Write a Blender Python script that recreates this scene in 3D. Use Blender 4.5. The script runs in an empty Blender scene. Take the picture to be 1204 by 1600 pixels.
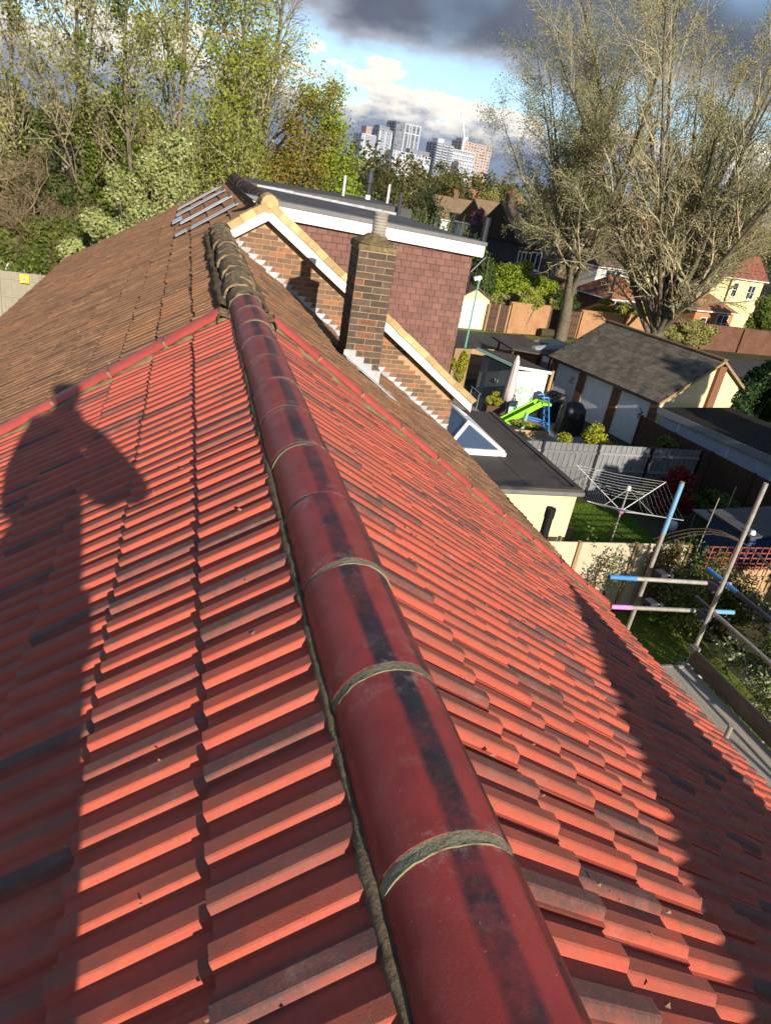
import bpy, math, random
import numpy as np
from mathutils import Vector, Matrix

# ------------------------------------------------------------------ camera, world, sun, exposure
SC = bpy.context.scene
COL = SC.collection
R = math.radians
RZ = 7.2                                   # height of the red roof's ridge over the ground

YAW, PITCH, ROLL = 0.324708, 0.439238, 0.177094
CAM = np.array([-0.46534, 0.0, RZ + 0.963286])
def cam_basis():
    sy, cy = math.sin(YAW), math.cos(YAW)
    f0 = np.array([sy, cy, 0]); r0 = np.array([cy, -sy, 0]); u0 = np.array([0, 0, 1.0])
    f = f0 * math.cos(PITCH) - u0 * math.sin(PITCH)
    u1 = u0 * math.cos(PITCH) + f0 * math.sin(PITCH)
    r = r0 * math.cos(ROLL) + u1 * math.sin(ROLL)
    u = u1 * math.cos(ROLL) - r0 * math.sin(ROLL)
    return r, u, f
CR, CU, CF = cam_basis()
cd = bpy.data.cameras.new('camera')
cam = bpy.data.objects.new('camera', cd); COL.objects.link(cam)
cam.matrix_world = Matrix(((CR[0], CU[0], -CF[0], CAM[0]), (CR[1], CU[1], -CF[1], CAM[1]),
                           (CR[2], CU[2], -CF[2], CAM[2]), (0, 0, 0, 1)))
cd.sensor_fit = 'VERTICAL'; cd.sensor_height = 36.0; cd.sensor_width = 36.0
cd.lens = 1082.87 / 1600 * 36
cd.clip_start = 0.02; cd.clip_end = 6000
SC.camera = cam

SUN_EL, SUN_AZ = R(19.6), R(-7.6)          # light travels towards azimuth -7.6 deg of the ridge line
sdir = Vector((math.sin(SUN_AZ) * math.cos(SUN_EL), math.cos(SUN_AZ) * math.cos(SUN_EL), -math.sin(SUN_EL)))
sl = bpy.data.lights.new('sun', 'SUN'); sl.energy = 5.0; sl.angle = R(0.53); sl.color = (1.0, 0.90, 0.77)
so = bpy.data.objects.new('sun', sl); COL.objects.link(so)
so.location = (6, -30, 40); so.rotation_euler = sdir.to_track_quat('-Z', 'Y').to_euler()

W = bpy.data.worlds.new('World'); SC.world = W; W.use_nodes = True
def build_world():
    nt = W.node_tree; nt.nodes.clear(); N = nt.nodes; L = nt.links
    out = N.new('ShaderNodeOutputWorld'); bg = N.new('ShaderNodeBackground'); bg.inputs['Strength'].default_value = 0.12
    sky = N.new('ShaderNodeTexSky'); sky.sky_type = 'NISHITA'; sky.sun_disc = False
    sky.sun_elevation = SUN_EL; sky.sun_rotation = R(180) + SUN_AZ; sky.ozone_density = 2.2; sky.air_density = 1.0; sky.dust_density = 0.6
    tc = N.new('ShaderNodeTexCoord'); sep = N.new('ShaderNodeSeparateXYZ'); L.new(tc.outputs['Generated'], sep.inputs[0])
    def math_(op, a, b=None, c=None):
        n = N.new('ShaderNodeMath'); n.operation = op
        for i, v in enumerate((a, b, c)):
            if v is None: continue
            if hasattr(v, 'is_output'): L.new(v, n.inputs[i])
            else: n.inputs[i].default_value = v
        return n.outputs[0]
    def noise(scale, detail, rough, off, stretch=(1, 1, 2.4)):
        m = N.new('ShaderNodeMapping'); m.inputs['Scale'].default_value = stretch; m.inputs['Location'].default_value = off
        L.new(tc.outputs['Generated'], m.inputs[0])
        n = N.new('ShaderNodeTexNoise'); n.inputs['Scale'].default_value = scale; n.inputs['Detail'].default_value = detail
        n.inputs['Roughness'].default_value = rough; L.new(m.outputs[0], n.inputs['Vector']); return n.outputs['Fac']
    def ss(v, a, b):
        n = N.new('ShaderNodeMapRange'); n.interpolation_type = 'SMOOTHSTEP'; L.new(v, n.inputs['Value'])
        n.inputs['From Min'].default_value = a; n.inputs['From Max'].default_value = b; return n.outputs[0]
    def mix(f, a, b):
        n = N.new('ShaderNodeMix'); n.data_type = 'RGBA'; L.new(f, n.inputs[0])
        for i, v in ((6, a), (7, b)):
            if hasattr(v, 'is_output'): L.new(v, n.inputs[i])
            else: n.inputs[i].default_value = (*v, 1)
        return n.outputs[2]
    z = sep.outputs['Z']; x = sep.outputs['X']
    n1 = noise(9, 9, 0.58, (0.3, 0.1, 0)); n2 = noise(4.2, 8, 0.55, (2.1, 0.4, 1)); n3 = noise(26, 5, 0.6, (0, 3, 0)); n4 = noise(2.0, 4, 0.5, (5, 1, 2), (1, 1, 1.5))
    # horizon cumulus: top edge near 5-8 degrees, billowed
    h = math_('ADD', math_('MULTIPLY_ADD', n1, 0.30, -0.15), math_('MULTIPLY_ADD', n3, 0.06, -0.03))
    zc = math_('SUBTRACT', z, h)
    cum = ss(zc, 0.108, 0.100)
    cumcol = mix(ss(math_('ADD', z, math_('MULTIPLY_ADD', n3, -0.10, 0.05)), 0.050, 0.098), (1.6, 1.95, 2.7), (6.2, 5.9, 5.4))
    # broad cloud bank higher up, thinner towards the west (negative x)
    zb = math_('ADD', z, math_('MULTIPLY_ADD', n2, 0.16, -0.08))
    zb = math_('ADD', zb, math_('MULTIPLY', math_('MINIMUM', math_('ADD', x, -0.18), 0.0), 0.25))
    bank = ss(zb, 0.126, 0.152)
    dark = ss(math_('ADD', zb, math_('MULTIPLY_ADD', n1, 0.06, -0.03)), 0.140, 0.180)
    broken = ss(math_('ADD', n4, math_('MULTIPLY', z, -0.62)), 0.14, 0.30)
    bankcol = mix(dark, (2.8, 3.0, 3.5), mix(ss(n2, 0.35, 0.7), (0.66, 0.78, 1.1), (0.98, 1.14, 1.52)))
    bluef = mix(ss(z, 0.0, 0.3), (0.95, 0.98, 1.05), (1, 1, 1))
    mm = N.new('ShaderNodeMix'); mm.data_type = 'RGBA'; mm.blend_type = 'MULTIPLY'; mm.inputs[0].default_value = 1
    L.new(sky.outputs[0], mm.inputs[6]); L.new(bluef, mm.inputs[7])
    c = mix(cum, mm.outputs[2], cumcol)
    c = mix(math_('MULTIPLY', bank, broken), c, bankcol)
    L.new(c, bg.inputs['Color']); L.new(bg.outputs[0], out.inputs['Surface'])
build_world()
SC.view_settings.view_transform = 'Standard'; SC.view_settings.look = 'None'
SC.view_settings.exposure = 0.5; SC.view_settings.gamma = 1.0; SC.view_settings.use_curve_mapping = False
SC.render.engine = 'CYCLES'
SC.cycles.max_bounces = 6; SC.cycles.diffuse_bounces = 3; SC.cycles.transparent_max_bounces = 6
SC.cycles.use_denoising = True

# ------------------------------------------------------------------ helpers
rng = np.random.default_rng(11); random.seed(5)
WL = {}                                     # world location of every Empty / parent
def wl(o): return WL.get(o.name, np.zeros(3)) if o is not None else np.zeros(3)
def tag(o, label=None, cat=None, group=None, kind=None):
    if label: o['label'] = label
    if cat: o['category'] = cat
    if group: o['group'] = group
    if kind: o['kind'] = kind
    return o
def thing(name, label, cat, loc=(0, 0, 0), group=None):
    o = bpy.data.objects.new(name, None); o.empty_display_size = 0.2; COL.objects.link(o); o.location = loc
    WL[o.name] = np.array(loc, float); return tag(o, label, cat, group)
def raw_mesh(name, V, F, mat, uv=None, rnd=None, smooth=False):
    """V (n,3) array; F list of tuples or (m,k) array"""
    me = bpy.data.meshes.new(name)
    V = np.asarray(V, np.float32)
    if isinstance(F, np.ndarray):
        m, k = F.shape
        me.vertices.add(len(V)); me.vertices.foreach_set('co', V.ravel())
        me.loops.add(m * k); me.loops.foreach_set('vertex_index', F.astype(np.int32).ravel())
        me.polygons.add(m); me.polygons.foreach_set('loop_start', np.arange(0, m * k, k, dtype=np.int32))
        me.update(calc_edges=True)
    else:
        me.from_pydata(V.tolist(), [], F); me.update()
    for x in (mat if isinstance(mat, (list, tuple)) else [mat]): me.materials.append(x)
    if uv is not None:
        l = me.uv_layers.new(name='UVMap'); l.data.foreach_set('uv', np.asarray(uv, np.float32).ravel())
    if rnd is not None:
        a = me.attributes.new('rnd', 'FLOAT', 'FACE'); a.data.foreach_set('value', np.asarray(rnd, np.float32))
    me.polygons.foreach_set('use_smooth', [bool(smooth)] * len(me.polygons))
    return me
def link(name, me, parent=None, loc=(0, 0, 0), rot=None, mat4=None):
    o = bpy.data.objects.new(name, me); COL.objects.link(o)
    if parent is not None: o.parent = parent
    if mat4 is not None: o.matrix_local = mat4
    else:
        o.location = loc
        if rot: o.rotation_euler = rot
    return o
class MB:
    """collects shapes in world coordinates, links them as one mesh object"""
    def __init__(s): s.V = []; s.F = []; s.M = []
    def add(s, V, F, m=0):
        b = len(s.V); s.V += [tuple(map(float, v)) for v in V]
        s.F += [tuple(b + i for i in f) for f in F]; s.M += [m] * len(F); return s
    def hexa(s, c, m=0):                    # 8 corners: bottom 0-3 ccw, top 4-7
        return s.add(c, [(0, 3, 2, 1), (4, 5, 6, 7), (0, 1, 5, 4), (1, 2, 6, 5), (2, 3, 7, 6), (3, 0, 4, 7)], m)
    def box(s, x0, x1, y0, y1, z0, z1, m=0):
        return s.hexa([(x0, y0, z0), (x1, y0, z0), (x1, y1, z0), (x0, y1, z0), (x0, y0, z1), (x1, y0, z1), (x1, y1, z1), (x0, y1, z1)], m)
    def obox(s, c, u, v, w, m=0):           # centre and three half vectors
        c, u, v, w = (np.array(k, float) for k in (c, u, v, w))
        return s.hexa([c-u-v-w, c+u-v-w, c+u+v-w, c-u+v-w, c-u-v+w, c+u-v+w, c+u+v+w, c-u+v+w], m)
    def beam(s, p, q, w, h, up=(0, 0, 1), m=0):
        p, q, up = np.array(p, float), np.array(q, float), np.array(up, float)
        d = q - p; L = np.linalg.norm(d); d /= L
        a = np.cross(d, up); a /= np.linalg.norm(a); b = np.cross(a, d)
        return s.obox((p + q) / 2, d * L / 2, a * w / 2, b * h / 2, m)
    def tube(s, p, q, r0, r1=None, n=8, caps=True, m=0):
        r1 = r0 if r1 is None else r1
        p, q = np.array(p, float), np.array(q, float); d = q - p; d /= np.linalg.norm(d)
        a = np.cross(d, (0, 0, 1) if abs(d[2]) < .9 else (1, 0, 0)); a /= np.linalg.norm(a); b = np.cross(d, a)
        ring = [math.cos(2*math.pi*i/n) * a + math.sin(2*math.pi*i/n) * b for i in range(n)]
        V = [p + k * r0 for k in ring] + [q + k * r1 for k in ring]
        F = [(i, (i+1) % n, n + (i+1) % n, n + i) for i in range(n)]
        if caps: F += [tuple(range(n))[::-1], tuple(range(n, 2*n))]
        return s.add(V, F, m)
    def path(s, pts, r, n=6, m=0):
        for a, b in zip(pts[:-1], pts[1:]): s.tube(a, b, r, r, n, True, m)
        return s
    def lathe(s, c, prof, n=12, m=0):       # prof: (r, z) pairs
        c = np.array(c, float); V = []; F = []
        for r, z in prof:
            V += [c + (r * math.cos(2*math.pi*i/n), r * math.sin(2*math.pi*i/n), z) for i in range(n)]
        for j in range(len(prof) - 1):
            F += [(j*n+i, j*n+(i+1) % n, (j+1)*n+(i+1) % n, (j+1)*n+i) for i in range(n)]
        F += [tuple(range(n))[::-1], tuple(range((len(prof)-1)*n, len(prof)*n))]
        return s.add(V, F, m)
    def prism(s, poly, off, m=0):           # planar polygon (3D points) swept by off
        n = len(poly); off = np.array(off, float); P = [np.array(p, float) for p in poly]
        V = P + [p + off for p in P]
        F = [tuple(range(n))[::-1], tuple(range(n, 2*n))] + [(i, (i+1) % n, n+(i+1) % n, n+i) for i in range(n)]
        return s.add(V, F, m)
    def quad(s, a, b, c, d, m=0): return s.add([a, b, c, d], [(0, 1, 2, 3)], m)
    def build(s, name, mat, parent=None, label=None, cat=None, group=None, kind=None, smooth=False, origin=None, fix=True, bevel=0):
        base = wl(parent) if parent is not None else (np.array(origin, float) if origin is not None else np.zeros(3))
        V = np.array(s.V) - base
        me = raw_mesh(name, V, s.F, mat)
        if isinstance(mat, (list, tuple)): me.polygons.foreach_set('material_index', s.M)
        if fix:
            import bmesh
            bm = bmesh.new(); bm.from_mesh(me); bmesh.ops.recalc_face_normals(bm, faces=bm.faces); bm.to_mesh(me); bm.free()
        if smooth: me.polygons.foreach_set('use_smooth', [True] * len(me.polygons))
        o = link(name, me, parent, (0, 0, 0) if parent is not None else tuple(base))
        WL[o.name] = base
        if bevel:
            b = o.modifiers.new('bevel', 'BEVEL'); b.width = bevel; b.segments = 2; b.limit_method = 'ANGLE'
        return tag(o, label, cat, group, kind)
def copy_tree(o, parent=None):
    c = o.copy(); COL.objects.link(c)
    if parent is not None: c.parent = parent
    for ch in list(o.children): copy_tree(ch, c)
    return c
def place_copy(src, loc, rot, label, scale=1.0):
    c = copy_tree(src); c.location = loc; c.rotation_euler = rot; c.scale = (scale,) * 3; c['label'] = label; return c

# ------------------------------------------------------------------ materials
class NT:
    def __init__(s, name):
        s.m = bpy.data.materials.new(name); s.m.use_nodes = True; s.t = s.m.node_tree
        s.N = s.t.nodes; s.L = s.t.links; s.b = s.N['Principled BSDF']
        s.geo = s.N.new('ShaderNodeNewGeometry')
    def set(s, sock, v):
        if hasattr(v, 'is_output'): s.L.new(v, sock)
        elif isinstance(v, (tuple, list)) and len(v) == 3 and sock.type == 'RGBA': sock.default_value = (*v, 1)
        else: sock.default_value = v
    def math(s, op, a, b=None, c=None):
        n = s.N.new('ShaderNodeMath'); n.operation = op
        for i, v in enumerate((a, b, c)):
            if v is not None: s.set(n.inputs[i], v)
        return n.outputs[0]
    def noise(s, scale, detail=4, rough=.55, vec=None, stretch=None, dist=0):
        v = vec if vec is not None else s.geo.outputs['Position']
        if stretch is not None:
            m = s.N.new('ShaderNodeMapping'); m.inputs['Scale'].default_value = stretch; s.L.new(v, m.inputs[0]); v = m.outputs[0]
        n = s.N.new('ShaderNodeTexNoise'); n.inputs['Scale'].default_value = scale; n.inputs['Detail'].default_value = detail
        n.inputs['Roughness'].default_value = rough; n.inputs['Distortion'].default_value = dist; s.L.new(v, n.inputs['Vector']); return n.outputs['Fac']
    def ss(s, v, a, b, lo=0, hi=1):
        n = s.N.new('ShaderNodeMapRange'); n.interpolation_type = 'SMOOTHSTEP'; s.set(n.inputs['Value'], v)
        n.inputs['From Min'].default_value = a; n.inputs['From Max'].default_value = b
        n.inputs['To Min'].default_value = lo; n.inputs['To Max'].default_value = hi; return n.outputs[0]
    def mix(s, f, a, b, mode='MIX'):
        n = s.N.new('ShaderNodeMix'); n.data_type = 'RGBA'; n.blend_type = mode
        s.set(n.inputs[0], f); s.set(n.inputs[6], a); s.set(n.inputs[7], b); return n.outputs[2]
    def rnd(s):
        o = s.N.new('ShaderNodeObjectInfo').outputs['Random']
        a = s.N.new('ShaderNodeAttribute'); a.attribute_name = 'rnd'
        return s.math('FRACT', s.math('ADD', o, a.outputs['Fac']))
    def hash(s, r, k): return s.math('FRACT', s.math('MULTIPLY', r, k))
    def uv(s):
        n = s.N.new('ShaderNodeUVMap'); n.uv_map = 'UVMap'
        q = s.N.new('ShaderNodeSeparateXYZ'); s.L.new(n.outputs[0], q.inputs[0]); return q.outputs[0], q.outputs[1]
    def bump(s, h, strength=.3, dist=.01):
        n = s.N.new('ShaderNodeBump'); n.inputs['Strength'].default_value = strength; n.inputs['Distance'].default_value = dist
        s.set(n.inputs['Height'], h); s.L.new(n.outputs[0], s.b.inputs['Normal'])
    def done(s, col, rough=.7, spec=.3, metallic=0):
        s.set(s.b.inputs['Base Color'], col); s.set(s.b.inputs['Roughness'], rough)
        s.b.inputs['Specular IOR Level'].default_value = spec; s.b.inputs['Metallic'].default_value = metallic
        return s.m
def pmat(name, c1, c2=None, scale=3.0, rough=.75, bump=.25, bscale=60, spec=.3, metallic=0, var=.25, stain=None, stretch=None, bdist=.01):
    t = NT(name); c2 = c2 or tuple(k * .7 for k in c1)
    n = t.noise(scale, 6, .62, stretch=stretch)
    col = t.mix(t.ss(n, .3, .7), c1, c2)
    r = t.rnd(); k = t.math('MULTIPLY_ADD', r, 2 * var, 1 - var)
    kk = t.N.new('ShaderNodeCombineXYZ')
    for i in range(3): t.L.new(k, kk.inputs[i])
    col = t.mix(1.0, col, kk.outputs[0], 'MULTIPLY')
    if stain:
        s2 = t.noise(stain[1], 5, .6); col = t.mix(t.ss(s2, stain[2], stain[2] + .14), col, stain[0])
    if bump: t.bump(t.noise(bscale, 4, .6, stretch=stretch), bump, bdist)
    return t.done(col, rough, spec, metallic)
def leafmat(name, c1, c2, c3=None, trans=.32):
    t = NT(name); r = t.rnd(); c3 = c3 or c1
    col = t.mix(t.ss(r, 0, .55), c1, c2); col = t.mix(t.ss(r, .72, 1), col, c3)
    t.done(col, .6, .25)
    tr = t.N.new('ShaderNodeBsdfTranslucent'); t.L.new(col, tr.inputs[0])
    mx = t.N.new('ShaderNodeMixShader'); mx.inputs[0].default_value = trans
    t.L.new(t.b.outputs[0], mx.inputs[1]); t.L.new(tr.outputs[0], mx.inputs[2])
    t.L.new(mx.outputs[0], t.N['Material Output'].inputs['Surface']); return t.m
def tilemat(name, a, b, smoke, smoke_p, old=False):
    t = NT(name); r = t.rnd(); u, v = t.uv()
    r2 = t.hash(r, 17.31); r3 = t.hash(r, 71.7)
    col = t.mix(t.math('MULTIPLY_ADD', r, .6, .2), a, b)
    n = t.noise(7, 5, .6); col = t.mix(t.ss(n, .35, .75, 0, .45), col, tuple(k * .62 for k in b))
    # flame-burnt dark streak along one of the rolls
    cen = t.math('MULTIPLY_ADD', t.math('GREATER_THAN', r2, .5), .5, .30)
    d = t.math('ABSOLUTE', t.math('SUBTRACT', u, cen))
    dd = t.math('ABSOLUTE', t.math('SUBTRACT', t.math('FRACT', t.math('MULTIPLY', u, 2)), .60))
    tops = t.math('MULTIPLY', t.ss(t.math('ADD', dd, t.math('MULTIPLY_ADD', t.noise(14, 4), .3, -.15)), .30, .10), t.ss(t.noise(4.5, 5, .65), .30, .62, .12, .80))
    if not old: col = t.mix(tops, col, (.175, .075, .05))
    wob = t.math('MULTIPLY_ADD', t.noise(9, 4), .20, -.10)
    band = t.ss(t.math('ADD', d, wob), .24, .08)
    amt = t.ss(r3, 1 - smoke_p - .12, 1 - smoke_p + .1)
    light = t.math('MULTIPLY', t.ss(t.noise(3.2, 3), .4, .7), .45)
    amt = t.math('MAXIMUM', amt, light)
    col = t.mix(t.math('MULTIPLY', t.math('MULTIPLY', band, amt), .88), col, smoke)
    sp = t.noise(150, 3, .6)
    if not old:
        col = t.mix(t.ss(t.noise(60, 5, .7), .4, .7, 0, .35), col, tuple(k * .7 for k in b)); col = t.mix(t.ss(t.noise(11, 6, .7), .5, .72, 0, .4), col, (.26, .12, .09))
    if old:
        m = t.noise(2.3, 6, .65); col = t.mix(t.ss(m, .45, .75, 0, .6), col, (.085, .062, .04))
        col = t.mix(t.ss(t.noise(1.1, 4), .5, .75, 0, .6), col, (.27, .125, .055))
        col = t.mix(t.ss(t.noise(3.5, 5, .65, stretch=(1.2, 9, 1.2)), .48, .70, 0, .6), col, (.34, .19, .10))
        col = t.mix(t.ss(t.noise(21, 4, .7), .60, .70, 0, .8), col, (.30, .22, .13))
        col = t.mix(t.ss(t.noise(34, 3, .7), .66, .74, 0, .9), col, (.50, .44, .33))
        t.bump(t.noise(45, 5, .7), .35, .008); return t.done(col, .92, .15)
    col = t.mix(t.ss(sp, .62, .72, 0, .35), col, (.42, .2, .16))
    col = t.mix(t.ss(t.noise(5.5, 6, .75), .62, .75, 0, .35), col, (.34, .22, .19))
    t.bump(t.noise(260, 3, .6), .22, .004); return t.done(col, .62, .35)

M = {}
M['red_tile'] = tilemat('red_concrete_tile', (.55, .104, .058), (.45, .083, .048), (.058, .048, .044), .34)
M['old_tile'] = tilemat('weathered_brown_tile', (.245, .125, .068), (.185, .10, .06), (.07, .05, .036), .25, old=True)
def ridge_red():
    t = NT('red_ridge_tile'); u, v = t.uv(); r = t.rnd()
    n = t.noise(2.5, 4); wob = t.math('ADD', t.math('MULTIPLY_ADD', n, .06, -.03), t.math('MULTIPLY_ADD', t.hash(r, 9.1), .12, -.06)); uu = t.math('ADD', u, wob)
    def band(c, w): return t.ss(t.math('ABSOLUTE', t.math('SUBTRACT', uu, c)), w, w * .5)
    k = t.math('MAXIMUM', band(.49, .088), t.math('MULTIPLY', band(.755, .066), .95))
    col = t.mix(t.ss(t.noise(9, 5), .3, .7), (.32, .045, .036), (.235, .034, .028))
    k = t.math('MULTIPLY', k, t.ss(t.noise(5.5, 5, .7), .32, .58, .36, 1))
    col = t.mix(t.math('MULTIPLY', k, t.math('MULTIPLY_ADD', t.hash(r, 5.7), .18, .82)), col, (.028, .022, .024))
    end = t.ss(t.math('MINIMUM', v, t.math('SUBTRACT', 1, v)), .22, .0)
    dust = t.math('MULTIPLY', t.ss(t.noise(13, 10, .80), .50, .72), t.math('MULTIPLY_ADD', end, .70, .16))
    col = t.mix(dust, col, (.36, .29, .26))
    col = t.mix(t.ss(t.noise(120, 2, .6), .70, .76, 0, .5), col, (.4, .3, .26))
    t.bump(t.noise(180, 5, .7), .18, .004)
    return t.done(col, t.math('MULTIPLY_ADD', t.noise(10, 5, .7), .45, .22), .4)
M['ridge_red'] = ridge_red()
M['verge_red'] = pmat('red_verge_tile', (.52, .095, .07), (.43, .075, .055), 6, .45, .1, 120, .4, var=.12, stain=((.2, .12, .1), 9, .62))
M['mortar'] = pmat('khaki_mortar', (.26, .20, .105), (.20, .155, .085), 12, .9, .6, 70, .15)
M['mortar_fresh'] = pmat('olive_fresh_mortar', (.25, .22, .14), (.19, .17, .105), 12, .85, .4, 90, .2)
M['mortar_dark'] = pmat('dark_bedding_mortar', (.17, .125, .075), (.115, .085, .052), 25, .95, .4, 60, .1)
M['ridge_old'] = pmat('lichened_ridge_tile', (.27, .20, .12), (.16, .115, .065), 11, .95, .8, 42, .1, var=.06, stain=((.40, .34, .22), 23, .55), bdist=.02)
M['ridge_brown'] = pmat('dull_brown_ridge', (.075, .045, .035), (.05, .032, .026), 9, .8, .5, 40, .2)
def brickmat(name, a, b, c):
    t = NT(name); r = t.rnd(); col = t.mix(t.ss(r, .0, .72), a, b); col = t.mix(t.ss(r, .86, .93), col, c)
    col = t.mix(t.ss(t.noise(16, 5, .7), .45, .72, 0, .6), col, tuple(k * .5 for k in a))
    t.bump(t.noise(90, 4, .65), .5, .006); return t.done(col, .9, .15)
M['brick_gable'] = brickmat('gable_stock_brick', (.155, .105, .072), (.25, .15, .095), (.35, .155, .085))
M['brick_stack'] = brickmat('sooty_stack_brick', (.088, .066, .050), (.13, .092, .066), (.21, .10, .06))
M['brick_red'] = brickmat('red_garden_brick', (.15, .078, .052), (.21, .098, .062), (.28, .13, .07))
M['pointing'] = pmat('cream_pointing', (.42, .28, .16), (.34, .22, .12), 20, .95, .4, 80, .1)
M['pointing_dk'] = pmat('buff_pointing', (.36, .26, .16), (.25, .18, .11), 18, .95, .4, 80, .1)
M['lead'] = pmat('pale_lead', (.50, .51, .52), (.40, .41, .43), 9, .55, .15, 40, .4)
M['lead_grey'] = pmat('grey_lead_sheet', (.26, .28, .31), (.20, .22, .25), 6, .45, .15, 30, .5)
M['white'] = pmat('white_upvc', (.80, .80, .78), (.74, .74, .72), 4, .35, .02, 40, .45, var=.03)
M['verge_tan'] = pmat('tan_verge_mortar', (.56, .40, .19), (.44, .31, .15), 10, .9, .5, 50, .15)
M['hung_tile'] = pmat('plum_hung_tile', (.20, .098, .076), (.16, .08, .063), 5, .75, .2, 80, .25, var=.13)
M['felt'] = pmat('grey_roof_felt', (.105, .10, .098), (.075, .072, .072), 2.2, .8, .3, 120, .25, var=0, stain=((.14, .13, .12), .9, .56))
M['felt_ext'] = pmat('dark_flat_roof_felt', (.085, .070, .060), (.066, .056, .049), 1.4, .72, .3, 120, .3, var=0, stain=((.03, .029, .031), 1.0, .55))
M['felt_shade'] = pmat('shade_darkened_felt', (.030, .026, .022), (.02, .018, .016), 2, .9, .4, 60, .1, var=0)  # near-black: the outbuilding roof's shade is put into the felt colour
M['felt_edge'] = pmat('grey_felt_trim', (.20, .20, .20), (.15, .15, .155), 3, .7, .2, 70, .3)
M['silver'] = pmat('silver_flashing', (.36, .38, .41), (.22, .24, .26), 8, .35, .2, 30, .5)
M['render_cream'] = pmat('cream_render', (.74, .62, .36), (.68, .57, .33), 2, .85, .12, 160, .2, var=0)
M['render_white'] = pmat('white_painted_render', (.70, .72, .74), (.60, .62, .66), 1.5, .85, .2, 90, .2, var=.04, stain=((.42, .42, .42), 1.1, .66))
M['render_blue'] = pmat('pale_blue_render', (.48, .58, .70), (.42, .52, .64), 2, .85, .2, 90, .2, var=.03)
M['black'] = pmat('black_plastic', (.018, .018, .02), (.012, .012, .014), 5, .45, .1, 60, .4)
M['dark_metal'] = pmat('dark_grey_metal', (.06, .065, .075), (.04, .042, .05), 6, .5, .1, 60, .4)
M['steel'] = pmat('galvanised_tube', (.42, .40, .35), (.28, .265, .23), 14, .5, .3, 50, .45, .3, var=.08, stain=((.30, .20, .12), 17, .60))
M['tape_blue'] = pmat('blue_tape', (.07, .25, .55), (.05, .2, .48), 9, .5, .1, 60, .4)
M['tape_teal'] = pmat('light_blue_paint', (.17, .38, .54), (.13, .31, .46), 9, .5, .1, 60, .4)
M['tape_pink'] = pmat('pink_tape', (.72, .25, .55), (.62, .2, .48), 9, .5, .1, 60, .4)
M['board'] = pmat('grey_scaffold_board', (.48, .41, .32), (.36, .31, .245), 5, .9, .5, 26, .15, stretch=(9, .7, 9))
M['toe'] = pmat('brown_toe_board', (.22, .165, .115), (.16, .12, .085), 4, .9, .4, 26, .15, stretch=(4, .6, 4))
M['slate'] = pmat('grey_roof_slate', (.145, .120, .088), (.098, .083, .064), 4, .8, .3, 45, .25, var=.28, stain=((.16, .14, .09), 7, .58))
M['wood_grey'] = pmat('weathered_grey_timber', (.24, .245, .245), (.16, .165, .168), 5, .9, .4, 30, .15, stretch=(6, 6, .7))
M['wood_brown'] = pmat('brown_fence_timber', (.105, .062, .042), (.07, .042, .03), 5, .9, .4, 30, .15, stretch=(1, 1, 5))
M['wood_tan'] = pmat('tan_timber', (.42, .28, .15), (.33, .22, .12), 5, .85, .3, 30, .2, stretch=(2, 2, .5))
M['wood_pale'] = pmat('pale_closeboard_timber', (.31, .275, .215), (.24, .21, .165), 5, .9, .4, 30, .15, stretch=(6, 6, .6))
M['cream_board'] = pmat('cream_concrete_panel', (.68, .58, .42), (.58, .49, .35), 4, .9, .3, 50, .15)
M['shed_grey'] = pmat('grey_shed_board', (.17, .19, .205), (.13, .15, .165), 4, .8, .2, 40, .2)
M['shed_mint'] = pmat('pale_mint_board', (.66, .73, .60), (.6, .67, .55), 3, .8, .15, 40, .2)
M['mint'] = pmat('mint_painted_wood', (.42, .62, .50), (.36, .55, .44), 4, .7, .15, 40, .25)
M['blue_shed'] = pmat('navy_shed_boards', (.035, .07, .17), (.028, .055, .14), 4, .75, .2, 40, .25)
M['trellis'] = pmat('rust_red_trellis', (.26, .07, .05), (.2, .055, .04), 6, .8, .2, 40, .2)
M['lime'] = pmat('lime_green_plastic', (.30, .66, .03), (.26, .6, .03), 3, .35, .02, 40, .5, var=0)
M['teal'] = pmat('sea_green_plastic', (.16, .42, .30), (.14, .37, .27), 3, .4, .02, 40, .5, var=0)
M['blue'] = pmat('bright_blue_plastic', (.05, .22, .62), (.04, .2, .55), 3, .35, .02, 40, .5, var=0)
M['cover'] = pmat('black_vinyl_cover', (.02, .019, .018), (.012, .012, .012), 4, .38, .6, 9, .5, bdist=.05)
M['parasol'] = pmat('dusty_pink_canvas', (.60, .50, .49), (.52, .43, .43), 4, .85, .3, 30, .15)
M['line_wire'] = pmat('white_line_wire', (.62, .62, .62), (.52, .52, .53), 4, .5, 0, 40, .4)
M['asphalt'] = pmat('grey_asphalt', (.075, .072, .07), (.055, .053, .052), 1.2, .9, .5, 130, .2, var=0)
M['earth'] = pmat('rough_earth', (.085, .07, .042), (.05, .06, .026), .5, .95, .7, 9, .1, var=0)
M['grass'] = pmat('lawn_green', (.10, .17, .022), (.07, .125, .018), 2.2, .9, .8, 60, .15, var=.2)
M['grass_pale'] = pmat('mossy_grass', (.20, .22, .045), (.13, .155, .032), 2.2, .9, .8, 60, .15)
M['paving'] = pmat('grey_paving', (.26, .24, .21), (.19, .175, .155), 2, .9, .3, 40, .2)
M['glass_dark'] = pmat('dark_window_glass', (.03, .04, .055), (.022, .03, .042), 1, .06, 0, 10, .6, var=.3)
M['glass_blue'] = pmat('blue_lantern_glass', (.07, .10, .17), (.055, .085, .15), 1, .05, 0, 10, .7, var=0)
M['bark'] = pmat('grey_brown_bark', (.20, .17, .12), (.125, .105, .075), 6, .95, .8, 22, .1, bdist=.03)
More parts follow.
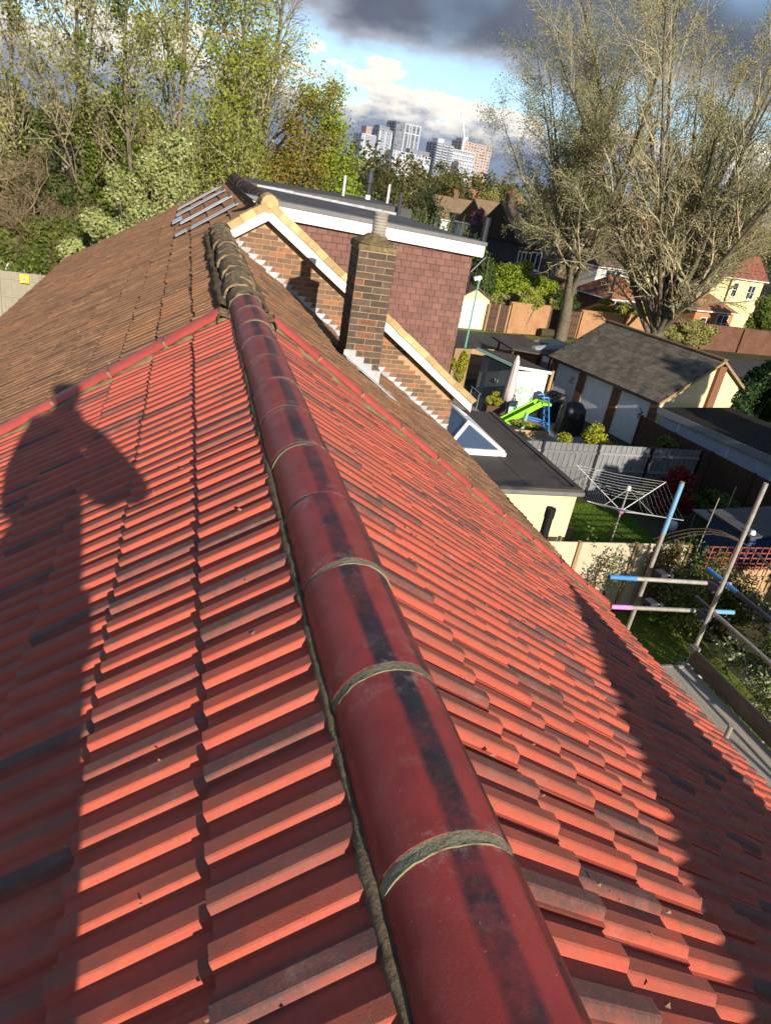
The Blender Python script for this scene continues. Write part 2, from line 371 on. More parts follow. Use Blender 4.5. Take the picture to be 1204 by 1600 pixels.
M['bark_pale'] = pmat('pale_bark', (.33, .25, .15), (.22, .165, .10), 6, .95, .5, 22, .1, bdist=.02)
M['bark_dark'] = pmat('dark_bark', (.075, .06, .042), (.05, .04, .03), 6, .95, .8, 22, .1, bdist=.03)
M['twig'] = pmat('olive_twig', (.34, .30, .19), (.25, .215, .135), 3, .9, 0, 22, .1, var=.2)
M['clay'] = pmat('terracotta_clay', (.42, .16, .08), (.33, .12, .06), 6, .85, .3, 50, .2)
M['pot_buff'] = pmat('buff_chimney_pot', (.48, .43, .36), (.34, .3, .25), 9, .85, .3, 50, .2)
M['flaunching'] = pmat('mossy_flaunching', (.22, .17, .085), (.12, .095, .05), 14, .95, 1.0, 35, .1, stain=((.38, .32, .2), 20, .56), bdist=.03)
def roofmat(name, a, b, axis=2, sc=22):
    t = NT(name); sx = t.N.new('ShaderNodeSeparateXYZ'); t.L.new(t.geo.outputs['Position'], sx.inputs[0])
    w = t.math('FRACT', t.math('MULTIPLY', sx.outputs[axis], sc / 6.28))
    col = t.mix(t.ss(t.noise(1.3, 6, .65), .3, .7), a, b)
    col = t.mix(t.ss(t.noise(6, 4, .6), .45, .7, 0, .5), col, tuple(k * .6 for k in b))
    t.bump(w, .8, .05); return t.done(col, .85, .2)
M['roof_red'] = roofmat('far_red_tile', (.27, .085, .06), (.20, .06, .045))
M['roof_dark'] = roofmat('far_brown_tile', (.17, .125, .09), (.125, .092, .068))
M['roof_orange'] = roofmat('far_orange_tile', (.33, .14, .075), (.25, .105, .06))
M['roof_tan'] = roofmat('far_tan_tile', (.24, .17, .10), (.18, .12, .075))
M['wall_yellow'] = pmat('yellow_render', (.76, .66, .34), (.7, .6, .3), 2, .9, .1, 60, .15, var=0)
M['wall_white'] = pmat('white_render', (.72, .71, .66), (.64, .63, .58), 2, .9, .1, 60, .15, var=0)
M['wall_dark'] = pmat('dark_tilehung_wall', (.085, .072, .068), (.06, .052, .05), 3, .85, .3, 30, .2)
M['wall_brown'] = pmat('brown_brick_wall', (.22, .15, .09), (.16, .11, .065), 5, .9, .3, 30, .15)
M['wall_orange'] = pmat('orange_brick_wall', (.44, .20, .09), (.36, .16, .07), 4, .9, .3, 30, .15)
M['conc_white'] = pmat('tower_white_panel', (.44, .47, .52), (.38, .41, .46), .1, .7, 0, 10, .3, var=.05)
M['conc_grey'] = pmat('tower_slate_panel', (.25, .27, .31), (.21, .23, .27), .1, .7, 0, 10, .3)  # slate, pink and glass of the towers lightened to paint in distance haze
M['conc_pink'] = pmat('tower_pink_brick', (.40, .31, .27), (.35, .27, .235), .1, .8, 0, 10, .2)
M['tower_glass'] = pmat('tower_window_glass', (.17, .20, .24), (.14, .165, .2), .1, .25, 0, 10, .5, var=.45)
M['skin'] = pmat('skin', (.45, .27, .19), (.4, .23, .16), 8, .5, .1, 120, .35, var=0)
M['jacket'] = pmat('dark_jacket_cloth', (.03, .035, .05), (.022, .026, .04), 8, .85, .3, 60, .15, var=0)
M['trousers'] = pmat('grey_work_trousers', (.06, .058, .055), (.045, .043, .04), 8, .9, .3, 60, .15, var=0)
M['hair'] = pmat('brown_hair', (.045, .03, .02), (.03, .02, .014), 30, .6, .4, 90, .3, var=0)
M['yellow_sign'] = pmat('yellow_sign_plastic', (.80, .68, .02), (.76, .64, .02), 3, .4, 0, 20, .4, var=0)
LF = {}
LF['spring'] = leafmat('spring_green_leaf', (.26, .30, .045), (.34, .36, .07), (.16, .21, .035))
LF['olive'] = leafmat('olive_bud_leaf', (.38, .35, .12), (.28, .27, .085), (.44, .40, .15))
LF['bud'] = leafmat('greenish_bud', (.33, .34, .12), (.24, .26, .085), (.40, .38, .15))
LF['rust'] = leafmat('rusty_spring_leaf', (.30, .20, .035), (.24, .23, .04), (.36, .18, .045))
LF['bright'] = leafmat('bright_green_leaf', (.24, .32, .03), (.31, .38, .04), (.13, .20, .025))
LF['dark'] = leafmat('dark_evergreen_leaf', (.045, .075, .02), (.075, .115, .026), (.10, .155, .03))
LF['ivy'] = leafmat('ivy_leaf', (.075, .115, .018), (.13, .17, .028), (.20, .23, .04))
LF['conifer'] = leafmat('conifer_spray', (.02, .045, .014), (.035, .075, .02), (.06, .11, .025))
LF['hawthorn'] = leafmat('pale_flowering_leaf', (.42, .45, .19), (.30, .35, .10), (.58, .58, .36))
LF['white'] = leafmat('white_blossom', (.66, .62, .54), (.5, .46, .38), (.3, .32, .14))
LF['pink'] = leafmat('pink_blossom', (.50, .24, .27), (.4, .19, .2), (.24, .16, .1))
LF['brownbush'] = leafmat('brown_twig_leaf', (.15, .10, .05), (.20, .14, .07), (.11, .09, .035))
LF['yellow'] = leafmat('yellow_green_shrub_leaf', (.42, .40, .03), (.32, .34, .03), (.2, .24, .03))
LF['redleaf'] = leafmat('crimson_shrub_leaf', (.28, .03, .025), (.2, .02, .02), (.12, .03, .02))
LF['grassblade'] = leafmat('grass_blade', (.13, .22, .025), (.19, .29, .035), (.09, .16, .02))
LF['wood'] = leafmat('mixed_wood_leaf', (.14, .125, .04), (.10, .12, .03), (.17, .12, .05))
LF['apple'] = leafmat('apple_leaf', (.10, .16, .03), (.16, .22, .05), (.07, .11, .02))

# ------------------------------------------------------------------ setting: ground, lane, lawns
def sheet(name, pts, z, mat, label=None):
    me = raw_mesh(name, [(x, y, z) for x, y in pts], [tuple(range(len(pts)))], mat)
    return tag(link(name, me), label, None, None, 'structure')
sheet('ground', [(-3000, -600), (3000, -600), (3000, 4500), (-3000, 4500)], 0, M['earth'])
sheet('lane', [(12.5, 31.5), (60, 44.5), (60, 46.4), (26.5, 45.6), (15.5, 44.0), (9, 42), (6, 34)], .012, M['asphalt'])
sheet('back_lawn', [(4.5, 12.4), (9.3, 12.4), (9.3, 14.4), (13.0, 14.45), (13.2, 17.6), (8.3, 17.6), (8.3, 12.5)], .012, M['grass'])
sheet('near_lawn', [(4.3, 5.5), (10.6, 5.5), (11.2, 11.6), (4.5, 11.6)], .010, M['grass_pale'])
sheet('patio', [(8.3, 18.3), (16.3, 18.3), (15.2, 29.5), (11.0, 29.5), (4.6, 18.3)], .010, M['paving'])
sheet('front_lawn', [(-30, 20), (-6.2, 20), (-6.2, 38), (-30, 38)], .010, M['grass'])
sheet('front_path', [(-6.1, -6), (-4.6, -6), (-4.6, 40), (-6.1, 40)], .014, M['paving'])
sheet('grass_verge', [(22.5, 44.0), (29, 45.0), (29, 46.2), (22.5, 45.4)], .020, M['grass_pale'])
sheet('far_grass_verge', [(15.8, 44.1), (22.4, 45.3), (22.4, 45.7), (15.8, 44.6)], .018, M['grass_pale'])

# ------------------------------------------------------------------ roof tiles
S = 0.68; AL = math.atan(S); CA, SA = math.cos(AL), math.sin(AL); Z0 = RZ - 0.09
GX = 0.28; W_T = 0.204; L_T = 0.405
def tile_geo():
    h = .021
    pu = [0, .026, .037, .041, .072, .077, .090]; ph = [0, 0, h - .003, h, h, h - .003, .001]
    u = pu + [k + .102 for k in pu] + [.2045]; n = ph + ph + [0]
    u = np.array(u) + .0; n = np.array(n) + .006 * (np.array(u) / W_T)
    k = len(u); V = []
    vn = [0, L_T]
    off = [.004, .004 + .029 * L_T / .338]
    for v, o in zip(vn, off): V += [(a, v, b + o) for a, b in zip(u, n)]
    V += [(a, L_T - .004, b * .75 + off[1] - .028) for a, b in zip(u, n)]
    F = [(i, k + i, k + i + 1, i + 1) for i in range(k - 1)] + [(k + i, 2*k + i, 2*k + i + 1, k + i + 1) for i in range(k - 1)]
    # left and right edges down to the batten
    b = len(V); V += [(0, 0, -.012), (0, L_T, off[1] - .022), (W_T, 0, -.012), (W_T, L_T, off[1] - .022)]
    F += [(0, b, b + 1, k), (k - 1, 2*k - 1, b + 3, b + 2)]
    V = np.array(V); V[:, 0] -= W_T / 2
    UV = np.stack([V[:, 0] / W_T + .5, V[:, 1] / L_T], 1)
    return V, F, UV
TV, TF, TUV = tile_geo()
TFq = np.array(TF)
def tile_mesh(name, mat):
    return raw_mesh(name, TV, TFq, mat, uv=TUV[TFq.ravel()])
def slope_axes(side, sa=SA, ca=CA):
    if side < 0: return np.array([0, 1., 0]), np.array([-ca, 0, -sa]), np.array([-sa, 0, ca])
    return np.array([0, -1., 0]), np.array([ca, 0, -sa]), np.array([sa, 0, ca])
def slope_tiles(side, y0, ncol, rows, x_ap=0.0, z_ap=None, s=S, jit=.0015, rot=.004, keep=None):
    """list of 3x4 frames: axes u,v,n and origin (top middle of a tile)"""
    a = math.atan(s); ca, sa = math.cos(a), math.sin(a); z_ap = Z0 if z_ap is None else z_ap
    U, Vv, Nn = slope_axes(side, sa, ca); out = []
    for i in rows:
        nose = .352 + GX * i
        for j in range(ncol):
            y = y0 + (j + .5) * W_T
            if keep and not keep(side * nose, y): continue
            top = nose - L_T * ca
            o = np.array([x_ap + side * top, y, z_ap - s * top]) + Nn * rng.normal(0, jit) + Vv * rng.normal(0, jit * 2)
            t = rng.normal(0, rot); w = rng.normal(0, rot * 1.5)
            u = U + Vv * t; v = Vv - U * t + Nn * w * .5; n = Nn - Vv * w * .5
            out.append((u, v, n, o))
    return out
def in_view(p, m=.06):
    d = p - CAM; zc = d @ CF
    if zc < .1: return None
    x = (d @ CR) / zc * 1082.87 / 602; y = (d @ CU) / zc * 1082.87 / 800
    return zc if abs(x) < 1 + m and abs(y) < 1 + m else None
def tile_field(parent, base, frames, mat, n_ind, label=None):
    key = []
    for f in frames:
        d = in_view(f[3] + f[1] * .25)
        if d is None: key.append(1e6); continue
        face = max(.03, (CAM - f[3]) @ f[2] / np.linalg.norm(CAM - f[3]))
        key.append(d * d / face)
    order = np.argsort(key); ind = [i for i in order[:n_ind] if key[i] < 1e6]; rest = [i for i in range(len(frames)) if i not in set(ind)]
    me = tile_mesh('tile', mat)
    for i in ind:
        u, v, n, o = frames[i]; o = o - base
        link('tile', me, parent, mat4=Matrix(((u[0], v[0], n[0], o[0]), (u[1], v[1], n[1], o[1]), (u[2], v[2], n[2], o[2]), (0, 0, 0, 1))))
    if rest:
        A = np.array([np.stack(frames[i][:3], 0) for i in rest]); O = np.array([frames[i][3] for i in rest]) - base
        V = np.einsum('vk,tkc->tvc', TV, A) + O[:, None, :]
        k = len(TV); m = len(rest)
        F = (TFq[None] + (np.arange(m) * k)[:, None, None]).reshape(-1, 4)
        uv = np.tile(TUV[TFq.ravel()], (m, 1)); rd = np.repeat(rng.random(m), len(TFq))
        me2 = raw_mesh('tile_field', V.reshape(-1, 3), F, mat, uv=uv, rnd=rd)
        tag(link('tile_field', me2, parent), label, None, None, 'stuff')
def half_round(r, th, L, a0, a1, n=14, slots=2):
    """half-round ridge tile along +y, crest at z=0"""
    V = []; F = []; UV = []
    for k in range(slots + 1):
        y = L * k / slots
        for i in range(n + 1):
            a = a0 + (a1 - a0) * i / n
            V.append((-math.cos(a) * r, y, math.sin(a) * r - r)); UV.append((i / n, k / slots))
    for k in range(slots + 1):
        y = L * k / slots
        for i in range(n + 1):
            a = a0 + (a1 - a0) * i / n
            V.append((-math.cos(a) * (r - th), y, math.sin(a) * (r - th) - r)); UV.append((i / n, k / slots))
    w = n + 1; B = (slots + 1) * w
    for k in range(slots):
        for i in range(n):
            F.append((k*w+i, k*w+i+1, (k+1)*w+i+1, (k+1)*w+i)); F.append((B+k*w+i, B+(k+1)*w+i, B+(k+1)*w+i+1, B+k*w+i+1))
    q = slots * w
    for a0, rev in ((0, 0), (q, 1)):            # end rims with vertices of their own, so the shading stays crisp
        e0 = len(V); V += [V[a0 + i] for i in range(w)]; UV += [UV[a0 + i] for i in range(w)]
        e1 = len(V); V += [V[B + a0 + i] for i in range(w)]; UV += [UV[B + a0 + i] for i in range(w)]
        for i in range(n): F.append((e0+i, e1+i, e1+i+1, e0+i+1) if not rev else (e0+i, e0+i+1, e1+i+1, e1+i))
    for k in range(slots):
        for f in ((k*w, (k+1)*w, B+(k+1)*w, B+k*w), (k*w+n, B+k*w+n, B+(k+1)*w+n, (k+1)*w+n)):
            e0 = len(V); V += [V[i] for i in f]; UV += [UV[i] for i in f]; F.append((e0, e0+1, e0+2, e0+3))
    return np.array(V), F, np.array(UV)
def ridge_mesh(name, r, th, L, a0, a1, mat, n=14, smooth=True):
    V, F, UV = half_round(r, th, L, a0, a1, n); Fa = np.array(F)
    me = raw_mesh(name, V, Fa, mat, uv=UV[Fa.ravel()], smooth=smooth)
    return me
def bumpy_strip(name, path, halfw, h, mat, parent, seed=0, amp=.012, step=.04):
    """mortar fillet: a lumpy low strip; path = (point, side vector, up vector) list"""
    r = np.random.default_rng(seed); V = []; F = []; prof = [(-1, -.9), (-.75, .25), (-.2, .9), (.4, .8), (.85, .2), (1, -.9)]
    for a, b in zip(path[:-1], path[1:]):
        pass
    pts = []
    for (p, s, u), (q, s2, u2) in zip(path[:-1], path[1:]):
        L = np.linalg.norm(np.array(q) - np.array(p)); k = max(1, int(L / step))
        for i in range(k): 
            f = i / k; pts.append((np.array(p) * (1 - f) + np.array(q) * f, np.array(s), np.array(u)))
    pts.append((np.array(path[-1][0], float), np.array(path[-1][1]), np.array(path[-1][2])))
    wm = 1.0
    for p, s, u in pts:
        wm = float(np.clip(wm + r.normal(0, .16) + (1 - wm) * .2, .55, 1.5))
        for a, b in prof:
            V.append(p + s * (a * halfw * wm + r.normal(0, amp * .6)) + u * (b * h * (.6 + .4 * wm) + r.normal(0, amp * .5)))
    m = len(prof)
    for k in range(len(pts) - 1):
        for i in range(m - 1): F.append((k*m+i, k*m+i+1, (k+1)*m+i+1, (k+1)*m+i))
    return link(name, raw_mesh(name, np.array(V) - wl(parent), F, mat, smooth=True), parent)

# ================================================================== HOUSE 1: new red roof
H1 = thing('red_tiled_house', 'nearest house, its new red ribbed tile roof and round ridge filling the foreground', 'house', (0, 0, 0))
b1 = np.zeros(3)
def roof_prism(name, parent, y0, y1, xl, xr, x_ap, z_ap, sl, sr, mat, drop=.03):
    zl = z_ap - sl * (x_ap - xl); zr = z_ap - sr * (xr - x_ap)
    P = [(xl, y0, zl - drop), (x_ap, y0, z_ap - drop), (xr, y0, zr - drop), (xr, y0, zr - drop - .12), (x_ap, y0, z_ap - drop - .2), (xl, y0, zl - drop - .12)]
    return MB().prism(P, (0, y1 - y0, 0)).build(name, mat, parent)
roof1 = roof_prism('roof', H1, -6.5, 5.5, -4.0, 4.0, 0, Z0, S, S, M['mortar_dark'])
ys1 = 0.735 - .030 - W_T * 8
fr = slope_tiles(-1, ys1, 31, range(14)) + slope_tiles(1, ys1, 31, range(14))
tile_field(roof1, b1, [f for f in fr if f[3][1] < 5.40], M['red_tile'], 298)
# body of the house
m = MB(); m.prism([(-3.75, -6.4, 0), (3.75, -6.4, 0), (3.75, -6.4, RZ - 2.75), (0, -6.4, RZ - .3), (-3.75, -6.4, RZ - 2.75)], (0, 11.9, 0))
m.build('wall', M['render_cream'], H1)
for sx in (-1, 1):
    g = MB(); g.tube((sx * 4.06, -6.4, RZ - 2.93), (sx * 4.06, 5.5, RZ - 2.93), .055, n=10); g.build('gutter', M['black'], H1)
    g = MB(); g.box(min(sx * 3.94, sx * 3.98), max(sx * 3.94, sx * 3.98), -6.4, 5.5, RZ - 3.02, RZ - 2.86); g.build('fascia_board', M['white'], H1)
# ridge tiles, joints from the photograph every 0.45 m
rme = ridge_mesh('ridge_tile', .128, .016, .428, R(-4), R(184), M['ridge_red'], 18)
def joint_mesh(seed):
    V, F, UV = half_round(.1258, .02, .028, R(-4), R(184), 26, 4); q = np.random.default_rng(seed)
    V = V + q.normal(0, .0006, V.shape) * np.array([1, 1.6, 1]); Fa = np.array(F); return raw_mesh('mortar_joint', V, Fa, M['mortar_fresh'], uv=UV[Fa.ravel()], smooth=True)
jms = [joint_mesh(k) for k in range(5)]
yj0 = 0.703
for k in range(-4, 12):
    y = yj0 + .45 * (k - 1)
    if y < -1.2: continue
    L = .446 if k < 11 else .446
    o = link('ridge_tile', rme, H1, loc=(.016 + rng.normal(0, .003), y + .030, RZ + .004 + rng.normal(0, .002)), rot=(rng.normal(0, .004), rng.normal(0, .02), rng.normal(0, .004)))
    j = link('mortar_joint', jms[k % 5], o, loc=(0, -.0265, -.0015))
for sx, nm in ((-1, 1), (1, 2)):
    u = np.array([sx * SA, 0, CA]); s_ = np.array([sx * CA, 0, -SA])
    p = lambda y: np.array([.016 + sx * .132, y, RZ - .133])
    bumpy_strip('mortar_bedding', [(p(-1.2), s_, u), (p(5.6), s_, u)], .017, .014, M['mortar_dark'], H1, nm, .004, .03)
# red half-round tiles laid down the slope over the party line, with mortar
def verge_run(side, n):
    U, Vv, Nn = slope_axes(side)
    V, F, UV = half_round(.19, .016, .462, R(52), R(128), 10, 1)
    V[:, 2] += .02
    Fa = np.array(F); me = raw_mesh('verge_tile', V, Fa, M['verge_red'], uv=UV[Fa.ravel()], smooth=True)
    for k in range(n):
        x = .155 + (.475 * k) * CA
        o = np.array([side * x, 5.53, Z0 - S * x]) + Nn * .092
        X = np.cross(Vv, Nn); A = (X, Vv, Nn)
        t = link('verge_tile', me, H1, mat4=Matrix(tuple((A[0][i], A[1][i], A[2][i], o[i]) for i in range(3)) + ((0, 0, 0, 1),)))
        q = MB(); jo = o + Vv * .469 - Nn * .012
        q.obox(jo, X * .105, Vv * .010, Nn * .026); q.build('mortar_joint', M['mortar'], H1)
    p = lambda d, y, h: np.array([side * d, y, Z0 - S * d]) + Nn * h
    bumpy_strip('mortar_fillet', [(p(.10, 5.395, .034), np.array([0, 1., 0]), Nn), (p(4.02, 5.395, .034), np.array([0, 1., 0]), Nn)], .050, .036, M['mortar'], H1, 9 + side, .010, .04)
    bumpy_strip('mortar_fillet', [(p(.10, 5.655, .025), np.array([0, 1., 0]), Nn), (p(4.02, 5.655, .025), np.array([0, 1., 0]), Nn)], .03, .02, M['mortar'], H1, 29 + side, .010, .04)
verge_run(-1, 10); verge_run(1, 10)
# khaki mortar dabs where the ridge ends
for sx in (-1, 1):
    U, Vv, Nn = slope_axes(sx); c = np.array([sx * .15, 5.44, Z0 - S * .15]) + Nn * .045
    bumpy_strip('mortar_dab', [(c - np.array([0, .12, 0]), Vv, Nn), (c + np.array([0, .20, 0]), Vv, Nn)], .05, .05, M['mortar'], H1, 70 + sx, .012, .03)
r_ = np.random.default_rng(77); V = []; F = []
for k in range(150):                        # crumbs of mortar left lying on the new tiles
    sd = 1 if r_.random() < .65 else -1; x = .2 + 1.9 * r_.random() ** 1.5; y = .5 + 4.7 * r_.random(); U, Vv, Nn = slope_axes(sd)
    c = np.array([sd * x, y, Z0 - S * x]) + Nn * .052; q = .0035 + .006 * r_.random() ** 3; b = len(V)
    V += [c + np.array(d_) * q + r_.normal(0, q * .3, 3) for d_ in ((1, 0, 0), (-1, 0, 0), (0, 1, 0), (0, -1, 0), (0, 0, .8), (0, 0, -.8))]
    F += [(b, b+2, b+4), (b+2, b+1, b+4), (b+1, b+3, b+4), (b+3, b, b+4), (b+2, b, b+5), (b+1, b+2, b+5), (b+3, b+1, b+5), (b, b+3, b+5)]
tag(link('mortar_crumbs', raw_mesh('mortar_crumbs', V, F, M['pointing']), H1), None, None, None, 'stuff')
# flat-roofed rear dormer behind the photographer: its shadow lies on the right-hand slope
d1 = MB(); d1.box(1.0, 3.42, -6.2, -2.25, RZ - 2.4, RZ + .12); d1.build('dormer_wall', M['hung_tile'], H1)
d1 = MB(); d1.box(.3, 4.05, -6.4, -2.08, RZ + .12, RZ + .385); d1.build('dormer_roof', M['felt'], H1)

# ================================================================== HOUSE 2: middle house, old brown roof
H2 = thing('brown_tiled_house', 'middle house with weathered brown tile roof between the red roof and the brick gable', 'house', (0, 8.2, 0))
b2 = np.array([0, 8.2, 0])
roof2 = roof_prism('roof', H2, 5.5, 10.99, -4.0, 4.0, 0, Z0 - .01, S, S, M['mortar_dark'])
yb = 5.60
frb = slope_tiles(-1, yb, 26, range(14), jit=.004, rot=.009) + slope_tiles(1, yb, 26, range(14), jit=.004, rot=.009)
tile_field(roof2, b2, [f for f in frb if f[3][1] < 10.95 and not (f[3][0] > .95 and f[3][0] < 1.62 and 8.05 < f[3][1] < 8.6)], M['old_tile'], 298)
m = MB(); m.prism([(-3.75, 5.51, 0), (3.75, 5.51, 0), (3.75, 5.51, RZ - 2.75), (0, 5.51, RZ - .3), (-3.75, 5.51, RZ - 2.75)], (0, 5.46, 0)); m.build('wall', M['render_cream'], H2)
for sx in (-1, 1):
    g = MB(); g.tube((sx * 4.06, 5.52, RZ - 2.95), (sx * 4.06, 10.98, RZ - 2.95), .055, n=10); g.build('gutter', M['black'], H2)
# old ridge, every tile lumpy with lichen
def lumpy_ridge(seed, L=.350, r=.138):
    V, F, UV = half_round(r, .02, L, R(-8), R(188), 12, 9); q = np.random.default_rng(seed)
    V = V + q.normal(0, .0035, V.shape); V[:, 2] += .0015 * np.cos(V[:, 1] / L * 18.8)
    Fa = np.array(F); return raw_mesh('ridge_tile', V, Fa, M['ridge_old'], uv=UV[Fa.ravel()], smooth=True)
old_r = [lumpy_ridge(s) for s in (1, 2, 3, 4)]
for k in range(16):
    link('ridge_tile', old_r[k % 4], H2, loc=(rng.normal(0, .012), 5.70 + .33 * k - 8.2, RZ + .012 + .05 * min(1, k / 9) + rng.normal(0, .003)), rot=(rng.normal(0, .003), rng.normal(0, .012), rng.normal(0, .006)))
for sx in (-1, 1):
    u = np.array([sx * SA, 0, CA]); s_ = np.array([sx * CA, 0, -SA]); p = lambda y: np.array([sx * .16, y, RZ - .15])
    bumpy_strip('mortar_bedding', [(p(5.7), s_, u), (p(10.97), s_, u)], .05, .06, M['mortar_dark'], H2, 40 + sx, .016, .05)
# brick chimney stack, brick by brick
ch = MB(); CX0, CX1, CY0, CY1 = 1.405, 1.845, 8.10, 8.54; ZT = RZ + .24
ch.box(CX0 + .006, CX1 - .006, CY0 + .006, CY1 - .006, RZ - 1.75, ZT); stack = ch.build('chimney', M['pointing_dk'], H2)
bl = {}
def brick_mesh(dx, dy, dz, mat, key):
    k = (round(dx, 3), round(dy, 3), key)
    if k not in bl:
        q = MB(); q.box(0, dx, 0, dy, 0, dz); bl[k] = raw_mesh('brick', q.V, q.F, M[key])
    return bl[k]
zb = RZ - 1.72; row = 0
while zb < ZT - .05:
    jx = rng.normal(0, .0012)
    st, hd = .215, .1025
    if row % 2 == 0:
        front = [(CX0, st, hd), (CX0 + .225, st, hd)]; left = [(CY0 + .1125, st), (CY0 + .3375, hd)]
    else:
        front = [(CX0, hd, st), (CX0 + .1125, st, hd), (CX0 + .3375, hd, st)]; left = [(CY0 + .225, st)]
    for x, dx, dy in front:
        link('brick', brick_mesh(dx, dy, .065, None, 'brick_stack'), stack, loc=(x, CY0 - 8.2 + rng.normal(0, .0012), zb))
    for y, dy in left:
        link('brick', brick_mesh(hd, dy, .065, None, 'brick_stack'), stack, loc=(CX0, y - 8.2, zb))
        link('brick', brick_mesh(hd, dy, .065, None, 'brick_stack'), stack, loc=(CX1 - hd, y - 8.2, zb))
    zb += .075; row += 1
m = MB()
m.box(CX0 - .012, CX1 + .012, CY0 - .012, CY1 + .012, ZT, ZT + .055)
cap = m.build('flaunching', M['flaunching'], H2)
r_ = np.random.default_rng(3); V = []; F = []; n = 14
for j, (rr, zz) in enumerate([(.245, .055), (.235, .075), (.17, .12), (.115, .155), (.10, .16)]):
    for i in range(n):
        a = 2 * math.pi * (i + .5) / n; ca_, sa_ = math.cos(a), math.sin(a); q = max(abs(ca_), abs(sa_)) ** (1 if j < 2 else .3)
        V.append(((CX0 + CX1) / 2 + rr * ca_ / q * .92 + r_.normal(0, .006), (CY0 + CY1) / 2 + rr * sa_ / q * .92 - 8.2 + r_.normal(0, .006), ZT + zz + r_.normal(0, .006)))
for j in range(4): F += [(j*n+i, j*n+(i+1) % n, (j+1)*n+(i+1) % n, (j+1)*n+i) for i in range(n)]
F.append(tuple(range(4*n, 5*n)))
link('mortar_slope', raw_mesh('mortar_slope', V, F, M['flaunching'], smooth=False), cap)
m = MB(); prof = [(.082, .12)]
for k in range(7): prof += [(.086, .15 + k * .032), (.078, .166 + k * .032)]
prof += [(.088, .385), (.088, .40), (.066, .40), (.06, .30)]
m.lathe(((CX0 + CX1) / 2 + .03, (CY0 + CY1) / 2, ZT), prof, 18); m.build('chimney_pot', M['pot_buff'], H2, smooth=False)
# lead apron and stepped soakers at the foot of the stack
m = MB(); f0 = Z0 - S * CX0 + .10; f1 = Z0 - S * CX1 + .10
m.prism([(CX0 - .02, CY0 - .012, f0 - .14), (CX1 + .03, CY0 - .012, f1 - .14), (CX1 + .03, CY0 - .012, f1 + .12), (CX1 - .09, CY0 - .012, f1 + .12), (CX1 - .09, CY0 - .012, f1 + .195), (CX1 - .2, CY0 - .012, f1 + .195),
         (CX1 - .2, CY0 - .012, f1 + .27), (CX1 - .31, CY0 - .012, f1 + .27), (CX1 - .31, CY0 - .012, f1 + .345), (CX0 - .02, CY0 - .012, f1 + .345)], (0, .008, 0))
m.build('lead_apron', M['lead'], H2)
m = MB(); U, Vv, Nn = slope_axes(1)
c = np.array([CX1 + .10, CY0 + .05, Z0 - S * (CX1 + .10)]) + Nn * .055
m.obox(c, Vv * .20, np.array([0, .20, 0]), Nn * .004); m.build('lead_tray', M['lead'], H2)
m = MB(); c = np.array([CX0 + .2, CY0 - .09, Z0 - S * (CX0 + .2)]) + Nn * .062
m.obox(c, Vv * .30, np.array([0, .09, 0]), Nn * .004); m.build('lead_skirt', M['lead'], H2)
# black soil pipe at the rear eave
m = MB(); m.tube((4.10, 7.08, 0), (4.10, 7.08, 4.66), .058, n=14); m.tube((4.10, 7.08, 4.66), (4.10, 7.08, 4.79), .066, n=14); m.tube((4.10, 7.08, 4.36), (4.10, 7.08, 4.43), .062, n=14)
m.build('soil_pipe', M['black'], H2)

# ================================================================== HOUSE 3: neighbour with brick gable and rear dormer
H3 = thing('dormer_house', 'taller neighbour house with brick gable, plum tile-hung dormer and flat grey roof', 'house', (.66, 14, 0))
b3 = np.array([.66, 14, 0]); XA = .66; ZA = RZ + .36; S3 = .70
YG, YE = 11.0, 19.8
zl3 = Z0 - S * 4.0; zr3 = ZA - S3 * (4.40 - XA)
# roof: left slope is the same plane as the brown roof, hipped at the far end
P = lambda x, y, z: (x, y, z)
yh = YE + 4.9
V = [P(-4.0, 10.99, zl3 - .03), P(XA, 10.84, ZA - .03), P(XA, YE, ZA - .03), P(-4.0, yh, zl3 - .03), P(4.40, 10.84, zr3 - .03), P(4.40, yh, zr3 - .03)]
V2 = [(x, y, z - .14) for x, y, z in V]
m = MB(); m.add(V + V2, [(0, 1, 2, 3), (1, 4, 5, 2), (3, 2, 5), (6, 9, 8, 7), (7, 8, 11, 10), (9, 11, 8), (0, 6, 7, 1), (1, 7, 10, 4), (4, 10, 11, 5), (5, 11, 9, 3), (3, 9, 6, 0)])
roof3 = m.build('roof', M['mortar_dark'], H3)
def hipkeep(xn, y):
    lim = YE + (XA - xn) * 4.9 / (XA + 4.0) - .1
    return y < lim
frn = slope_tiles(-1, 11.02, 68, range(-3, 14), jit=.004, rot=.009, keep=hipkeep)
tile_field(roof3, b3, frn, M['old_tile'], 298)
# neighbour ridge
nr = ridge_mesh('ridge_tile', .15, .02, .44, R(-4), R(184), M['ridge_brown'], 12)
for k in range(20):
    link('ridge_tile', nr, H3, loc=(0 + rng.normal(0, .006), 11.15 + .445 * k - 14, ZA + .165 + rng.normal(0, .005)), rot=(0, rng.normal(0, .04), 0))
m = MB(); m.box(XA - .17, XA + .17, 11.1, 20.0, ZA - .1, ZA + .03); m.build('mortar_bedding', M['mortar_dark'], H3)
